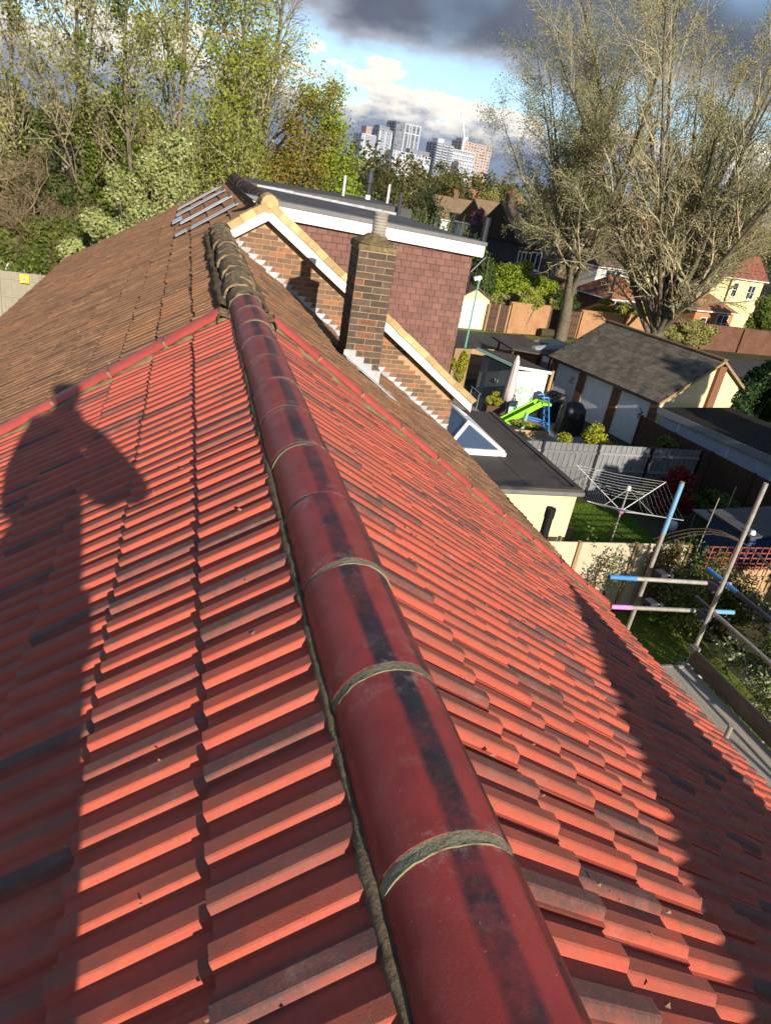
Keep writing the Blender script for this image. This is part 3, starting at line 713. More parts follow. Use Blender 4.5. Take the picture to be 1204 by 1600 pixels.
# gable wall with bricks
def under(x): return (ZA - S3 * (x - XA) if x > XA else ZA - S * (XA - x)) - .17
m = MB(); m.prism([(-3.75, YG, 0), (4.10, YG, 0), (4.10, YG, under(4.10)), (XA, YG, under(XA)), (-3.75, YG, under(-3.75))], (0, .25, 0)); gable = m.build('gable_wall', M['pointing'], H3)
m = MB(); m.box(-3.75, 4.10, YG + .26, 23.5, 0, RZ - 2.7); m.build('wall', M['render_white'], H3)
row = 0; zz = RZ - 3.6
while zz < RZ + .3:
    x = .06 - .1125 * (row % 2) + 0.0
    while x < 4.1:
        x0, x1 = x + .005, x + .220
        if x1 > 4.098: x1 = 4.098
        xm = (x0 + x1) / 2
        ok = zz + .06 < min(under(x0), under(x1)) - .0 and zz + .01 > Z0 - S * xm + .02 and x1 - x0 > .05
        if ok: link('brick', brick_mesh(x1 - x0, .05, .065, None, 'brick_gable'), gable, loc=(x0 - b3[0], YG - .006 - 14 + rng.normal(0, .001), zz))
        x += .225
    zz += .075; row += 1
# stepped pale flashing along the brown roof
row = 0; zz = RZ - 3.0 + 0.0
zz = RZ - 3.6
while zz < RZ + .15:
    xs = (Z0 - zz) / S                         # where the roof meets this course
    if -.05 < xs < 3.95:
        xb = xs + .0; m = MB()
        m.prism([(xb - .012, YG - .012, zz + .075), (xb + .16, YG - .012, zz + .075), (xb + .115, YG - .012, zz), (xb + .115, YG - .012, zz - .05), (xb + .06, YG - .012, zz - .03)], (0, .010, 0))
        m.build('flashing_step', M['lead'], H3)
    zz += .075
m = MB(); U, Vv, Nn = slope_axes(1)
for k in range(2):
    a = np.array([.05, YG - .16 + .0, Z0 - S * .05]) + Nn * .010; b = np.array([4.0, YG - .16, Z0 - S * 4.0]) + Nn * .010
m.beam(a, b, .10, .02, tuple(Nn)); m.build('soaker_gutter', M['lead_grey'], H3)
# verge: white barge boards with tan mortared verge over
YB = 10.80
def verge_pts(x): return ZA - S3 * (x - XA) if x > XA else ZA - S * (XA - x)
for x0, x1 in ((XA, 4.38), (XA, .14)):
    z0_, z1_ = verge_pts(x0), verge_pts(x1)
    m = MB(); m.prism([(x0, YB, z0_ - .005), (x1, YB, z1_ - .005), (x1, YB, z1_ - .145), (x0, YB, z0_ - .165)], (0, .025, 0)); m.build('barge_board', M['white'], H3)
    m = MB(); m.prism([(x0, YB + .03, z0_ - .03), (x1, YB + .03, z1_ - .03), (x1, YB + .03, z1_ - .15), (x0, YB + .03, z0_ - .17)], (0, .20, 0)); m.build('soffit_board', M['white'], H3)
    m = MB(); d = np.array([x1 - x0, 0, z1_ - z0_]); L = np.linalg.norm(d); d /= L; nn = np.array([-d[2], 0, d[0]]); nn = nn if nn[2] > 0 else -nn
    k = int(L / .17)
    for i in range(k):
        a = np.array([x0, YB + .10, z0_]) + d * (L * (i + .5) / k) + nn * (.048 + rng.normal(0, .004))
        q = MB(); q.obox(a, d * (L / k / 2 - .0015), np.array([0, .125, 0]), nn * .052 + d * .008); q.build('verge_tile', M['verge_tan'], H3)
# the tan capped end of the ridge
m = MB(); m.tube((XA, YB - .02, ZA + .045), (XA, YB + .42, ZA + .055), .115, .12, n=12); m.tube((XA, YB + .0, ZA + .05), (XA, YB + .36, ZA + .06), .125, .13, n=12); m.build('ridge_end', M['verge_tan'], H3, smooth=False)
# dormer: hung tiles on its cheek, white fascia, felt roof
YD, XD0, XD1, YDE = 11.36, .80, 4.05, 16.2
def ztop(x): return RZ + .43 - .035 * (x - XD0)
m = MB(); m.prism([(XD0, YD, ztop(XD0) - .2), (XD1, YD, ztop(XD1) - .2), (XD1, YD, under(XD1) - .4), (XD0, YD, under(XD0) - .4)], (0, YDE - YD, 0)); cheek = m.build('dormer_wall', M['hung_tile'], H3)
row = 0; zt = RZ + .20; cnt = 0
hm = {}
while zt > RZ - 2.3:
    x = XD0 - .0825 * (row % 2)
    while x < XD1:
        x0, x1 = max(x + .003, XD0), min(x + .162, XD1 + .006)
        if x1 - x0 > .03 and zt - .105 > under((x0 + x1) / 2) - .10 and zt < ztop(x1) - .12 and cnt < 296:
            k = round(x1 - x0, 3)
            if k not in hm:
                q = MB(); q.hexa([(0, -.010, 0), (k, -.010, 0), (k, .012, 0), (0, .012, 0), (0, .014, .12), (k, .014, .12), (k, .024, .12), (0, .024, .12)]); hm[k] = raw_mesh('hung_tile', q.V, q.F, M['hung_tile'])
            link('hung_tile', hm[k], cheek, loc=(x0 - b3[0], YD - .024 - 14 + rng.normal(0, .0016), zt - .115), rot=(0, rng.normal(0, .006), 0)); cnt += 1
        x += .165
    zt -= .10; row += 1
m = MB(); m.prism([(XD0 - .35, YD - .12, ztop(XD0) - .03), (XD1 + .14, YD - .12, ztop(XD1 + .14) - .03), (XD1 + .14, YD - .12, ztop(XD1) - .215), (XD0 - .02, YD - .12, ztop(XD0) - .215)], (0, .03, 0)); m.build('fascia_board', M['white'], H3)
m = MB(); m.prism([(XD0, YD - .09, ztop(XD0) - .215), (XD1 + .12, YD - .09, ztop(XD1) - .215), (XD1 + .12, YD - .09, ztop(XD1) - .195), (XD0, YD - .09, ztop(XD0) - .195)], (0, .09, 0)); m.build('soffit_board', M['white'], H3)
m = MB(); m.prism([(XD0 - .45, YD - .14, ztop(XD0) + .04), (XD1 + .17, YD - .14, ztop(XD1) + .02), (XD1 + .17, YD - .14, ztop(XD1) - .035), (XD0 - .3, YD - .14, ztop(XD0) - .032)], (0, .42, 0)); m.build('felt_edge', M['felt_edge'], H3)
m = MB(); m.prism([(XA + .05, YD + .28, ztop(XD0) + .02), (XD1 + .16, YD + .28, ztop(XD1)), (XD1 + .16, YD + .28, ztop(XD1) - .15), (XA + .05, YD + .28, ztop(XD0) - .15)], (0, YDE - YD - .28, 0)); m.build('flat_roof', M['felt'], H3)
m = MB(); m.box(XD1 + .12, XD1 + .16, YD - .1, YDE, ztop(XD1) - .2, ztop(XD1) - .03); m.build('fascia_board', M['white'], H3)
m = MB()
for k in range(16):
    x0 = XD0 + .12 + k * .195; m.box(x0, x0 + .196, YDE - .08, YDE + .02, ztop(x0) + .0, ztop(x0) + .055 + rng.normal(0, .004))
m.build('silver_kerb', M['silver'], H3)
m = MB(); m.box(XA - .1, 4.35, YDE + .02, 19.6, ztop(XD0) - .2, ztop(XD0) + .06); m.build('back_roof', M['felt'], H3)
m = MB(); m.tube((XD1 + .03, YD + .0, RZ - .16), (4.30, YD + .02, RZ + .10), .03, n=10); m.tube((XD1 + .03, YD + .0, RZ - .16), (XD1 + .03, YD + .0, RZ - .5), .03, n=10); m.build('downpipe', M['black'], H3)
m = MB(); m.tube((4.22, YD + .08, RZ + .18), (4.22, YD + .08, RZ + .58), .055, n=12); m.tube((4.22, YD + .08, RZ + .58), (4.22, YD + .08, RZ + .70), .062, n=12); m.build('soil_pipe', M['black'], H3)
m = MB(); m.tube((4.14, YD + .35, RZ + .15), (4.14, YDE, RZ + .15), .045, n=10); m.build('gutter', M['black'], H3)
# flue, two white posts and a black pipe on the flat roof
f = MB(); f.tube((3.70, 17.9, RZ + .30), (3.70, 17.9, RZ + .86), .055, n=14); f.tube((3.70, 17.9, RZ + .86), (3.70, 17.9, RZ + 1.12), .085, .07, n=14); f.tube((3.70, 17.9, RZ + 1.12), (3.70, 17.9, RZ + 1.17), .095, n=14)
fl = f.build('flue', M['dark_metal'], H3)
f = MB(); f.tube((3.70, 17.9, RZ + .50), (3.70, 17.9, RZ + .60), .063, n=14); f.build('label_band', M['white'], fl)
for x, y, z0_, z1_ in ((3.10, 17.9, .42, .93), (4.20, 17.9, .35, .91)):
    f = MB(); f.tube((x, y, RZ + z0_), (x, y, RZ + z1_), .028, n=10); f.build('white_post', M['white'], H3)
f = MB(); f.tube((4.02, 16.1, RZ + .25), (4.02, 16.1, RZ + .80), .04, n=10); f.build('vent_pipe', M['dark_metal'], H3)
f = MB()
for k in range(9): f.tube((2.0 + k * .27, 19.3, RZ + .4), (2.0 + k * .27, 19.3, RZ + .78), .008, n=5)
f.tube((2.0, 19.3, RZ + .78), (4.2, 19.3, RZ + .70), .010, n=5); f.build('black_netting_rail', M['black'], H3)
# grey lead strips laid over the brown slope
U, Vv, Nn = slope_axes(-1)
for i, (x0, x1, y, w) in enumerate(((-.34, .40, 12.85, .30), (-.58, -.40, 12.95, .30), (-.52, .40, 14.8, .42), (-.62, .38, 17.2, .5), (-.62, .36, 18.9, .42), (-.68, -.5, 16.0, .9))):
    a = np.array([x0, y, Z0 - S * -x0]) ; a[2] = Z0 - S * (-x0); b = np.array([x1, y, Z0 + S * x1])
    m = MB(); m.obox((a + b) / 2 + Nn * .088, (b - a) / 2, np.array([0, w / 2, 0]), Nn * .010)
    m.obox((a + b) / 2 + Nn * .100, (b - a) / 2 * .99, np.array([0, w * .14, 0]), Nn * .010); m.build('lead_strip', M['lead_grey'], H3)
    if i not in (1, 5):
        for kx in (.97, .99):
            m = MB(); m.obox(b + (a - b) * (1 - kx) + Nn * .120, (b - a) * .018, np.array([0, w * .30, 0]), Nn * .035); m.build('clip', M['black'], H3); break
# yellow-rendered rear extension with flat roof and lantern
EX1, EY0, EY1, EZ = 8.20, 12.35, 17.65, 2.72
m = MB(); m.box(4.12, EX1 - .10, EY0 + .08, EY1, 0, EZ - .14); m.build('extension_wall', M['render_cream'], H3)
m = MB(); m.box(4.12, EX1, EY0, EY1 + .05, EZ - .14, EZ); m.build('extension_roof', M['felt_ext'], H3)
m = MB(); m.box(4.12, EX1 + .015, EY0 - .02, EY0, EZ - .115, EZ - .03); m.box(EX1, EX1 + .02, EY0, EY1, EZ - .115, EZ - .03); m.build('roof_trim', M['felt_edge'], H3)
for k in range(4):
    m = MB(); x = 4.9 + k * .98; m.box(x, x + .10, EY0 + .02, EY1, EZ, EZ + .008); m.build('felt_seam', M['felt_ext'], H3)
m = MB(); m.box(4.2, EX1 - .02, EY0 + .01, EY0 + .16, EZ + .001, EZ + .03); m.box(EX1 - .17, EX1 - .02, EY0 + .161, EY1, EZ + .001, EZ + .03); m.build('roof_kerb', M['felt_ext'], H3)
lan = MB(); LX0, LX1, LY0, LY1, LZ, LH = 5.55, 7.0, 14.25, 16.9, EZ + .09, .45
lan.box(LX0 - .06, LX1 + .06, LY0 - .06, LY0 + .04, EZ, LZ); lan.box(LX0 - .06, LX1 + .06, LY1 - .04, LY1 + .06, EZ, LZ); lan.box(LX0 - .06, LX0 + .04, LY0 + .041, LY1 - .041, EZ, LZ); lan.box(LX1 - .04, LX1 + .06, LY0 + .041, LY1 - .041, EZ, LZ)
xm_ = (LX0 + LX1) / 2; A_ = [(LX0, LY0, LZ), (LX1, LY0, LZ), (LX1, LY1, LZ), (LX0, LY1, LZ)]; T_ = [(xm_, LY0 + .72, LZ + LH), (xm_, LY1 - .72, LZ + LH)]
for p, q in ((A_[0], T_[0]), (A_[1], T_[0]), (A_[2], T_[1]), (A_[3], T_[1]), T_, (A_[0], A_[1]), (A_[1], A_[2]), (A_[2], A_[3]), (A_[3], A_[0])): lan.beam(p, q, .075, .075)
lant = lan.build('roof_lantern', M['white'], H3)
for poly in ((A_[0], A_[1], T_[0]), (A_[1], A_[2], T_[1], T_[0]), (A_[2], A_[3], T_[1]), (A_[3], A_[0], T_[0], T_[1])):
    g = MB(); g.prism(poly, (0, 0, -.012)); g.build('pane', M['glass_blue'], lant)

# ================================================================== foliage and trees
def norm(v): return v / np.linalg.norm(v, axis=-1, keepdims=True)
def leaf_quads(P, size, r, nrm=None, flat=.6, asp=1.5):
    """one quad per point; size may be an array"""
    n = len(P); a = norm(r.normal(size=(n, 3)))
    if nrm is not None: N_ = norm(nrm + a * flat)
    else: N_ = a
    t = norm(np.cross(N_, r.normal(size=(n, 3)))); b = np.cross(N_, t)
    s = (np.ones(n) * size * r.uniform(.6, 1.3, n))[:, None]
    V = np.stack([P - t * s * .5, P + b * s * .5 * asp * .5 + t * s * .05, P + t * s * .5 * asp, P - b * s * .5 * asp * .5 + t * s * .05], 1)
    return V.reshape(-1, 3), np.arange(4 * n).reshape(-1, 4)
def leaf_obj(name, V, F, mat, parent, r, origin=None, rnd=None):
    base = wl(parent) if parent is not None else np.array(origin, float)
    me = raw_mesh(name, V - base, F, mat, rnd=r.random(len(F)) if rnd is None else rnd)
    return link(name, me, parent, (0, 0, 0) if parent is not None else tuple(base))
def blob_points(r, blobs, n, shell=.55):
    """points spread through a set of ellipsoids (c, (rx,ry,rz)), denser near their surface"""
    w = np.array([b[1][0] * b[1][1] + b[1][1] * b[1][2] for b in blobs]); w = w / w.sum()
    k = r.multinomial(n, w); P = []; N_ = []
    for (c, q), m in zip(blobs, k):
        d = norm(r.normal(size=(m, 3))); rad = shell + (1 - shell) * r.random(m) ** .6
        rad = rad * (1 + .18 * np.sin(d[:, 0] * 7 + c[0]) * np.sin(d[:, 2] * 6 + c[1]))
        P.append(np.array(c) + d * rad[:, None] * np.array(q)); N_.append(d)
    return np.concatenate(P), np.concatenate(N_)
def sub_blobs(r, c, q, n, f=.42):
    out = []
    for _ in range(n):
        d = norm(r.normal(size=3)) * r.uniform(.45, .95); s = r.uniform(.7, 1.3) * f
        out.append((np.array(c) + d * np.array(q), np.array(q) * s * np.array([1, 1, .8])))
    return out
def tubes_np(segs, sides):
    S_ = np.array([np.concatenate([p, q, [a, b]]) for p, q, a, b in segs])
    p, q, ra, rb = S_[:, :3], S_[:, 3:6], S_[:, 6], S_[:, 7]
    d = norm(q - p + 1e-9); h = np.where(np.abs(d[:, 2:3]) < .9, [[0, 0, 1.]], [[1., 0, 0]]); a = norm(np.cross(d, h)); b = np.cross(d, a)
    V = []
    for base, rad in ((p, ra), (q, rb)):
        for i in range(sides):
            t = 2 * math.pi * i / sides; V.append(base + (a * math.cos(t) + b * math.sin(t)) * rad[:, None])
    V = np.stack(V, 1); n = len(segs)
    f = np.array([[i, (i + 1) % sides, sides + (i + 1) % sides, sides + i] for i in range(sides)])
    return V.reshape(-1, 3), (f[None] + (np.arange(n) * 2 * sides)[:, None, None]).reshape(-1, 4)
def grow(r, p, d, L, r0, lv, spec, out, tips):
    """spec[level] = (segments, bend, lift, children, start, ratio lo, hi, angle lo, hi, end radius share)"""
    ns, bend, lift, nc, st, lo, hi, a0, a1, er = spec[lv]
    pts = [np.array(p, float)]; dirs = [np.array(d, float)]
    for i in range(ns):
        dd = dirs[-1] + r.normal(0, bend, 3) + np.array([0, 0, lift]); dd /= np.linalg.norm(dd)
        pts.append(pts[-1] + dd * L / ns); dirs.append(dd)
    rad = [r0 * (1 - (1 - er) * i / ns) for i in range(ns + 1)]
    for i in range(ns): out[min(lv, len(out) - 1)].append((pts[i], pts[i + 1], rad[i], rad[i + 1]))
    if lv + 1 < len(spec):
        for c in range(nc):
            f = st + (1 - st) * (c + r.random()) / nc; i = min(int(f * ns), ns - 1); t = f * ns - i
            q = pts[i] * (1 - t) + pts[i + 1] * t; ax = dirs[i + 1]
            pr = norm(np.cross(ax, r.normal(size=3))); an = R(r.uniform(a0, a1))
            nd = ax * math.cos(an) + pr * math.sin(an)
            grow(r, q, nd, L * r.uniform(lo, hi) * (1.15 - .45 * f), max(.005, rad[i] * r.uniform(.38, .62)), lv + 1, spec, out, tips)
    else:
        tips.append((pts, dirs))
def branch_tree(name, label, base, seed, spec, L, r0, mats, leaf, nleaf, lsize, lean=(0, 0, 1), group=None, cat='tree', spread=.25, extra=None, stems=1, stem_spread=0):
    r = np.random.default_rng(seed); base = np.array(base, float)
    t = thing(name, label, cat, tuple(base), group); out = [[], [], []]; tips = []
    for k in range(stems):
        d = np.array(lean, float) + (r.normal(0, stem_spread, 3) * np.array([1, 1, .2]) if stem_spread else 0)
        grow(r, base + (r.normal(0, .22, 3) * np.array([1, 1, 0]) if stems > 1 else 0), norm(d), L * r.uniform(.88, 1.08), r0, 0, spec, out, tips)
    V, F = tubes_np(out[0], 8); link('trunk', raw_mesh('trunk', V - base, F, mats[0], smooth=True), t)
    if out[1]: V, F = tubes_np(out[1], 5); tag(link('branches', raw_mesh('branches', V - base, F, mats[0], smooth=True), t), None, None, None, 'stuff')
    if out[2]: V, F = tubes_np(out[2], 3); link('twigs', raw_mesh('twigs', V - base, F, mats[1]), t)
    if nleaf:
        A = np.array([p for pts, _ in tips for p in pts[1:]]); idx = r.integers(0, len(A), nleaf)
        P_ = A[idx] + r.normal(0, spread, (nleaf, 3))
        V, F = leaf_quads(P_, lsize, r); leaf_obj('crown', V, F, leaf, t, r)
    if extra: extra(t, r)
    return t
def leafy(name, label, base, blobs, n, size, leaf, seed, cat='shrub', group=None, trunk=None, mats=None, part='foliage', flat=.9, shell=.55):
    """shrub or dense tree: stems plus leaves through a set of clumps"""
    r = np.random.default_rng(seed); base = np.array(base, float); t = thing(name, label, cat, tuple(base), group)
    P_, N_ = blob_points(r, blobs, n, shell); P_[:, 2] = np.maximum(P_[:, 2], .02)
    V, F = leaf_quads(P_, size, r, N_, flat); leaf_obj(part, V, F, leaf, t, r)
    segs = []
    for c, q in blobs:
        c = np.array(c); m_ = (base + c) / 2 + r.normal(0, .1, 3); w = (trunk or .05)
        segs += [(base + r.normal(0, .05, 3) * [1, 1, 0], m_, w, w * .7), (m_, c, w * .7, w * .3)]
        for _ in range(4): segs.append((c, c + norm(r.normal(size=3)) * np.array(q) * .8, w * .3, w * .08))
    V, F = tubes_np(segs, 5); link('trunk', raw_mesh('trunk', V - base, F, mats or M['bark']), t)
    return t

# the two great bare-crowned trees on the right, budding
SP_BIG = [(4, .06, .02, 13, .40, 2.4, 3.6, 4, 32, .6), (8, .06, .022, 19, .12, .2, .34, 25, 55, .10), (4, .12, .03, 10, .1, .26, .42, 22, 55, .3), (3, .18, .02, 6, .1, .38, .62, 20, 60, .4), (2, .22, 0, 0, 0, 0, 0, 0, 0, .5)]
branch_tree('budding_tree', 'big bare-crowned tree with forked trunk, standing left of its wider twin by the brick wall', (25.5, 45.3, 0), 41, SP_BIG, 5.0, .46, (M['bark'], M['twig']), LF['bud'], 46000, .085, group='two great budding trees by the brick wall', spread=.22, lean=(-.03, 0, 1))
SP_BIG2 = [(3, .05, .02, 26, .20, 3.6, 5.8, 4, 44, .7), (9, .05, .018, 20, .10, .17, .28, 18, 46, .10), (4, .12, .035, 9, .1, .26, .42, 20, 50, .3), (3, .16, .03, 6, .1, .38, .6, 20, 55, .4), (2, .22, 0, 0, 0, 0, 0, 0, 0, .5)]
branch_tree('budding_tree', 'widest budding tree, many upright stems fanning out above the slate garage roof', (31.6, 43.2, 0), 52, SP_BIG2, 4.2, .52, (M['bark'], M['twig']), LF['olive'], 84000, .085, group='two great budding trees by the brick wall', spread=.22, lean=(.02, 0, 1))

# left: tangle of bare willow, tall ivy-clad trees, green trees, hawthorn
SP_BARE = [(4, .16, .02, 9, .2, .7, 1.05, 25, 70, .5), (7, .2, .01, 11, .12, .3, .5, 30, 75, .2), (5, .25, -.01, 8, .1, .3, .55, 30, 75, .3), (3, .28, -.02, 5, .1, .4, .7, 30, 70, .4), (2, .3, 0, 0, 0, 0, 0, 0, 0, .5)]
branch_tree('bare_tree', 'bare tangled pale-branched tree at the far left above the dark hedge', (-8.6, 37.0, 0), 61, SP_BARE, 6.6, .17, (M['bark_pale'], M['bark_pale']), LF['brownbush'], 4000, .07, spread=.15, stems=2, stem_spread=.2)
branch_tree('bare_tree', 'low bare pale branches sprawling across the hedge over the boarded fence', (-6.2, 36.6, 0), 64, SP_BARE, 4.0, .12, (M['bark_pale'], M['bark_pale']), LF['brownbush'], 2500, .07, spread=.15, stems=2, stem_spread=.3)
SP_TALL = [(7, .04, .03, 24, .25, .17, .30, 20, 50, .2), (5, .10, .06, 10, .15, .3, .5, 25, 55, .3), (3, .16, .04, 6, .1, .4, .65, 25, 60, .4), (2, .2, 0, 0, 0, 0, 0, 0, 0, .5)]
def ivy(h0, h1, rad, n, leaf='ivy', size=.13):
    def f(t, r):
        b = wl(t); bl_ = [(b + np.array([r.normal(0, rad * .35), r.normal(0, rad * .35), z]), np.array([rad, rad, .7]) * r.uniform(.7, 1.25)) for z in np.linspace(h0, h1, int((h1 - h0) / .55) + 1)]
        P_, N_ = blob_points(r, bl_, n, .6); V, F = leaf_quads(P_, size, r, N_, .9); leaf_obj('ivy', V, F, LF[leaf], t, r)
    return f
def mistle(n, h0, h1, w, leaf='ivy'):
    def f(t, r):
        b = wl(t); bl_ = []
        for _ in range(n):
            q = r.uniform(.22, .5); bl_.append((b + np.array([r.normal(0, w), r.normal(0, w), r.uniform(h0, h1)]), np.array([q, q, q])))
        P_, N_ = blob_points(r, bl_, n * 90, .3); V, F = leaf_quads(P_, .11, r, N_, 1.2); leaf_obj('leaf_clumps', V, F, LF[leaf], t, r)
    return f
def both(*fs):
    def f(t, r):
        for k in fs: k(t, r)
    return f
G_ = 'tall trees beyond the brown roof'
branch_tree('tall_tree', 'tall thin bare tree with scattered dark leaf clumps, furthest left of the tall ones', (-7.9, 37.5, 0), 71, SP_TALL, 16.0, .15, (M['bark'], M['twig']), LF['olive'], 4000, .12, group=G_, extra=both(mistle(16, 8, 16, 1.2), ivy(1, 7, .5, 2600)))
branch_tree('tall_tree', 'tall bare tree with ivy up its lower trunk, rising over the white blossom', (-5.0, 38.5, 0), 72, SP_TALL, 17.5, .16, (M['bark'], M['twig']), LF['olive'], 5000, .12, group=G_, extra=both(mistle(20, 8.5, 17, 1.3), ivy(1, 9.0, .55, 4200)))
branch_tree('tall_tree', 'tall ivy-wrapped bare tree left of the leafy green tree', (-3.2, 38.0, 0), 73, SP_TALL, 17.0, .15, (M['bark'], M['twig']), LF['spring'], 7000, .11, group=G_, extra=both(mistle(22, 9, 17, 1.3), ivy(1, 10, .6, 5000)))
branch_tree('tall_tree', 'tall half-leafy tree with pale green sprays above the hawthorn', (-.9, 38.5, 0), 74, SP_TALL, 17.0, .2, (M['bark'], M['twig']), LF['spring'], 9000, .115, group=G_, spread=.32, extra=both(mistle(16, 7, 16, 1.1, 'spring'), ivy(1, 8, .7, 4000, 'spring', .13)))
branch_tree('tall_tree', 'leafiest tall tree, bright green to its top, behind the dormer house ridge', (1.3, 38.0, 0), 75, SP_TALL, 16.5, .24, (M['bark'], M['twig']), LF['spring'], 13000, .12, group=G_, spread=.36, extra=both(mistle(26, 7, 15, .9, 'spring'), ivy(1, 10.5, .85, 6000, 'spring', .14)))
branch_tree('tall_tree', 'bare leafless tree whose grey twigs show behind the leafiest tall tree', (2.3, 43.0, 0), 76, SP_TALL, 17.0, .26, (M['bark'], M['bark_pale']), LF['bud'], 600, .10, group=G_)
SP_MID = [(5, .05, .02, 18, .2, .14, .23, 25, 60, .2), (4, .12, .04, 9, .15, .35, .55, 25, 60, .3), (3, .18, .03, 5, .1, .4, .65, 25, 60, .4), (2, .2, 0, 0, 0, 0, 0, 0, 0, .5)]
def crown_fill(bl_, n, leaf, size):
    def f(t, r):
        b = wl(t); bb = []
        for c, q, k in bl_: bb += sub_blobs(r, b + np.array(c), q, k)
        P_, N_ = blob_points(r, bb, n, .45); V, F = leaf_quads(P_, size, r, N_, 1.0); leaf_obj('leaf_clumps', V, F, LF[leaf], t, r)
    return f
branch_tree('rusty_tree', 'tree with orange-brown young leaves between two green ones, left of the skyline', (4.3, 40.5, 0), 81, SP_MID, 11.2, .2, (M['bark'], M['twig']), LF['rust'], 7000, .12, spread=.28, extra=crown_fill([((0, 0, 6.6), (1.2, 1.2, 3.2), 22)], 7000, 'rust', .125))
branch_tree('green_tree', 'bright green pointed tree just left of the distant tower blocks', (6.5, 41.0, 0), 82, SP_MID, 10.6, .2, (M['bark'], M['twig']), LF['bright'], 9000, .13, spread=.3, extra=crown_fill([((0, 0, 6.4), (1.45, 1.3, 3.4), 34), ((1.5, 0, 4.8), (1.1, 1.1, 2.2), 16)], 16000, 'bright', .135))
branch_tree('green_tree', 'lower bright green tree standing over the dormer roof posts', (9.6, 43.5, 0), 83, SP_MID, 7.2, .16, (M['bark'], M['twig']), LF['bright'], 5000, .13, spread=.3, extra=crown_fill([((0, 0, 4.6), (1.3, 1.2, 2.3), 22)], 8000, 'bright', .135))
branch_tree('green_tree', 'dark green tree behind the rusty-leaved one', (3.0, 45.0, 0), 84, SP_MID, 12.0, .2, (M['bark'], M['twig']), LF['spring'], 6000, .15, spread=.34, extra=crown_fill([((0, 0, 6.0), (1.8, 1.5, 3.0), 24)], 8000, 'ivy', .15))
def bl(c, q, n, seed, f=.42): return sub_blobs(np.random.default_rng(seed), np.array(c, float), np.array(q, float), n, f)
leafy('hawthorn', 'rounded pale flowering hawthorn leaning over the brown roof edge', (-1.9, 33, 0), bl((-1.9, 33, 5.6), (1.9, 1.7, 3.0), 40, 91, .28), 26000, .105, LF['hawthorn'], 91, 'tree', trunk=.06, part='crown')
leafy('hawthorn', 'small pale flowering bush low against the roof edge, below the bigger hawthorn', (-3.7, 32.4, 0), bl((-3.5, 32.4, 3.4), (1.5, 1.3, 1.9), 18, 92, .36), 12000, .12, LF['hawthorn'], 92, 'tree', trunk=.04, part='crown')
leafy('hedge', 'dark evergreen hedge behind the boarded fence at the left', (-6.8, 35.8, 0), bl((-6.8, 35.8, 2.6), (3.2, .9, 1.8), 40, 93, .34), 24000, .13, LF['ivy'], 93, 'hedge', trunk=.04)
leafy('evergreen_bush', 'tall dark evergreen bush inside the bare tangle at far left', (-7.8, 39, 0), bl((-7.8, 39, 5.2), (1.8, 1.5, 3.2), 30, 94, .36), 22000, .14, LF['dark'], 94, 'bush', trunk=.05)
leafy('brown_bush', 'brown leafless thicket behind the white blossom', (-5.9, 46, 0), bl((-5.6, 46, 6.2), (2.6, 1.4, 2.8), 40, 95, .34), 15000, .12, LF['brownbush'], 95, 'bush', trunk=.03)
leafy('blossom_bush', 'white blossoming bush among brown twigs at the left', (-6.5, 42.5, 0), bl((-6.4, 42.5, 6.5), (.62, .5, .75), 10, 96, .42), 1500, .13, LF['white'], 96, 'bush', trunk=.025)
leafy('dark_bush', 'dark green undergrowth under the tall trees, behind the hawthorn', (-1.5, 41, 0), bl((-1.5, 41, 4.2), (5.2, 1.6, 3.6), 60, 97, .26), 34000, .17, LF['ivy'], 97, 'bush', trunk=.05)
leafy('green_bush', 'green thicket beneath the rusty-leaved tree', (5.5, 43.5, 0), bl((5.8, 43.5, 4.6), (4.6, 1.6, 2.9), 56, 98, .27), 32000, .17, LF['spring'], 98, 'bush', trunk=.05)
# middle distance right of the dormer
def spiky(name, label, x, y, h, w, n, seed, leaf, cat='shrub'):
    r = np.random.default_rng(seed); t = thing(name, label, cat, (x, y, 0)); segs = []; P_ = []
    for _ in range(n):
        b = np.array([x + r.normal(0, w * .5), y + r.normal(0, w * .25), 0]); e = b + np.array([r.normal(0, w * .22), r.normal(0, .4), h * r.uniform(.6, 1.05)])
        segs.append((b, e, .02, .008)); f = r.uniform(.15, 1, 75)[:, None]; P_.append(b * (1 - f) + e * f + r.normal(0, .14, (75, 3)))
    V, F = tubes_np(segs, 3); link('stems', raw_mesh('stems', V - wl(t), F, M['twig']), t)
    V, F = leaf_quads(np.concatenate(P_), .15, r); leaf_obj('foliage', V, F, LF[leaf], t, r); return t
spiky('spiky_shrub', 'dark green spiky shrub rising behind the dormer roof edge', 13.6, 45.5, 6.9, 3.4, 260, 101, 'dark')
leafy('hedge_bush', 'big sunlit green bush beside the dark house, behind the brown lane fence', (22.6, 50, 0), bl((22.3, 50, 2.9), (2.6, 1.2, 1.7), 28, 102, .36) + bl((25.0, 50.5, 2.7), (1.8, 1.2, 1.2), 16, 103, .4), 26000, .17, LF['bright'], 102, 'bush', trunk=.05)
leafy('evergreen_bush', 'dark ivy-covered thicket to the right of the dormer, over the white garage', (19.4, 48.5, 0), bl((19.2, 48.5, 3.0), (1.6, 1.1, 2.6), 22, 104, .4), 15000, .17, LF['dark'], 104, 'bush', trunk=.05)
leafy('grey_bush', 'grey-green bare hedge below the sunlit bush, over the brick wall', (23.5, 48.0, 0), bl((23.5, 48.0, 1.8), (2.6, .6, .9), 22, 105, .4), 9000, .13, LF['olive'], 105, 'bush', trunk=.03)
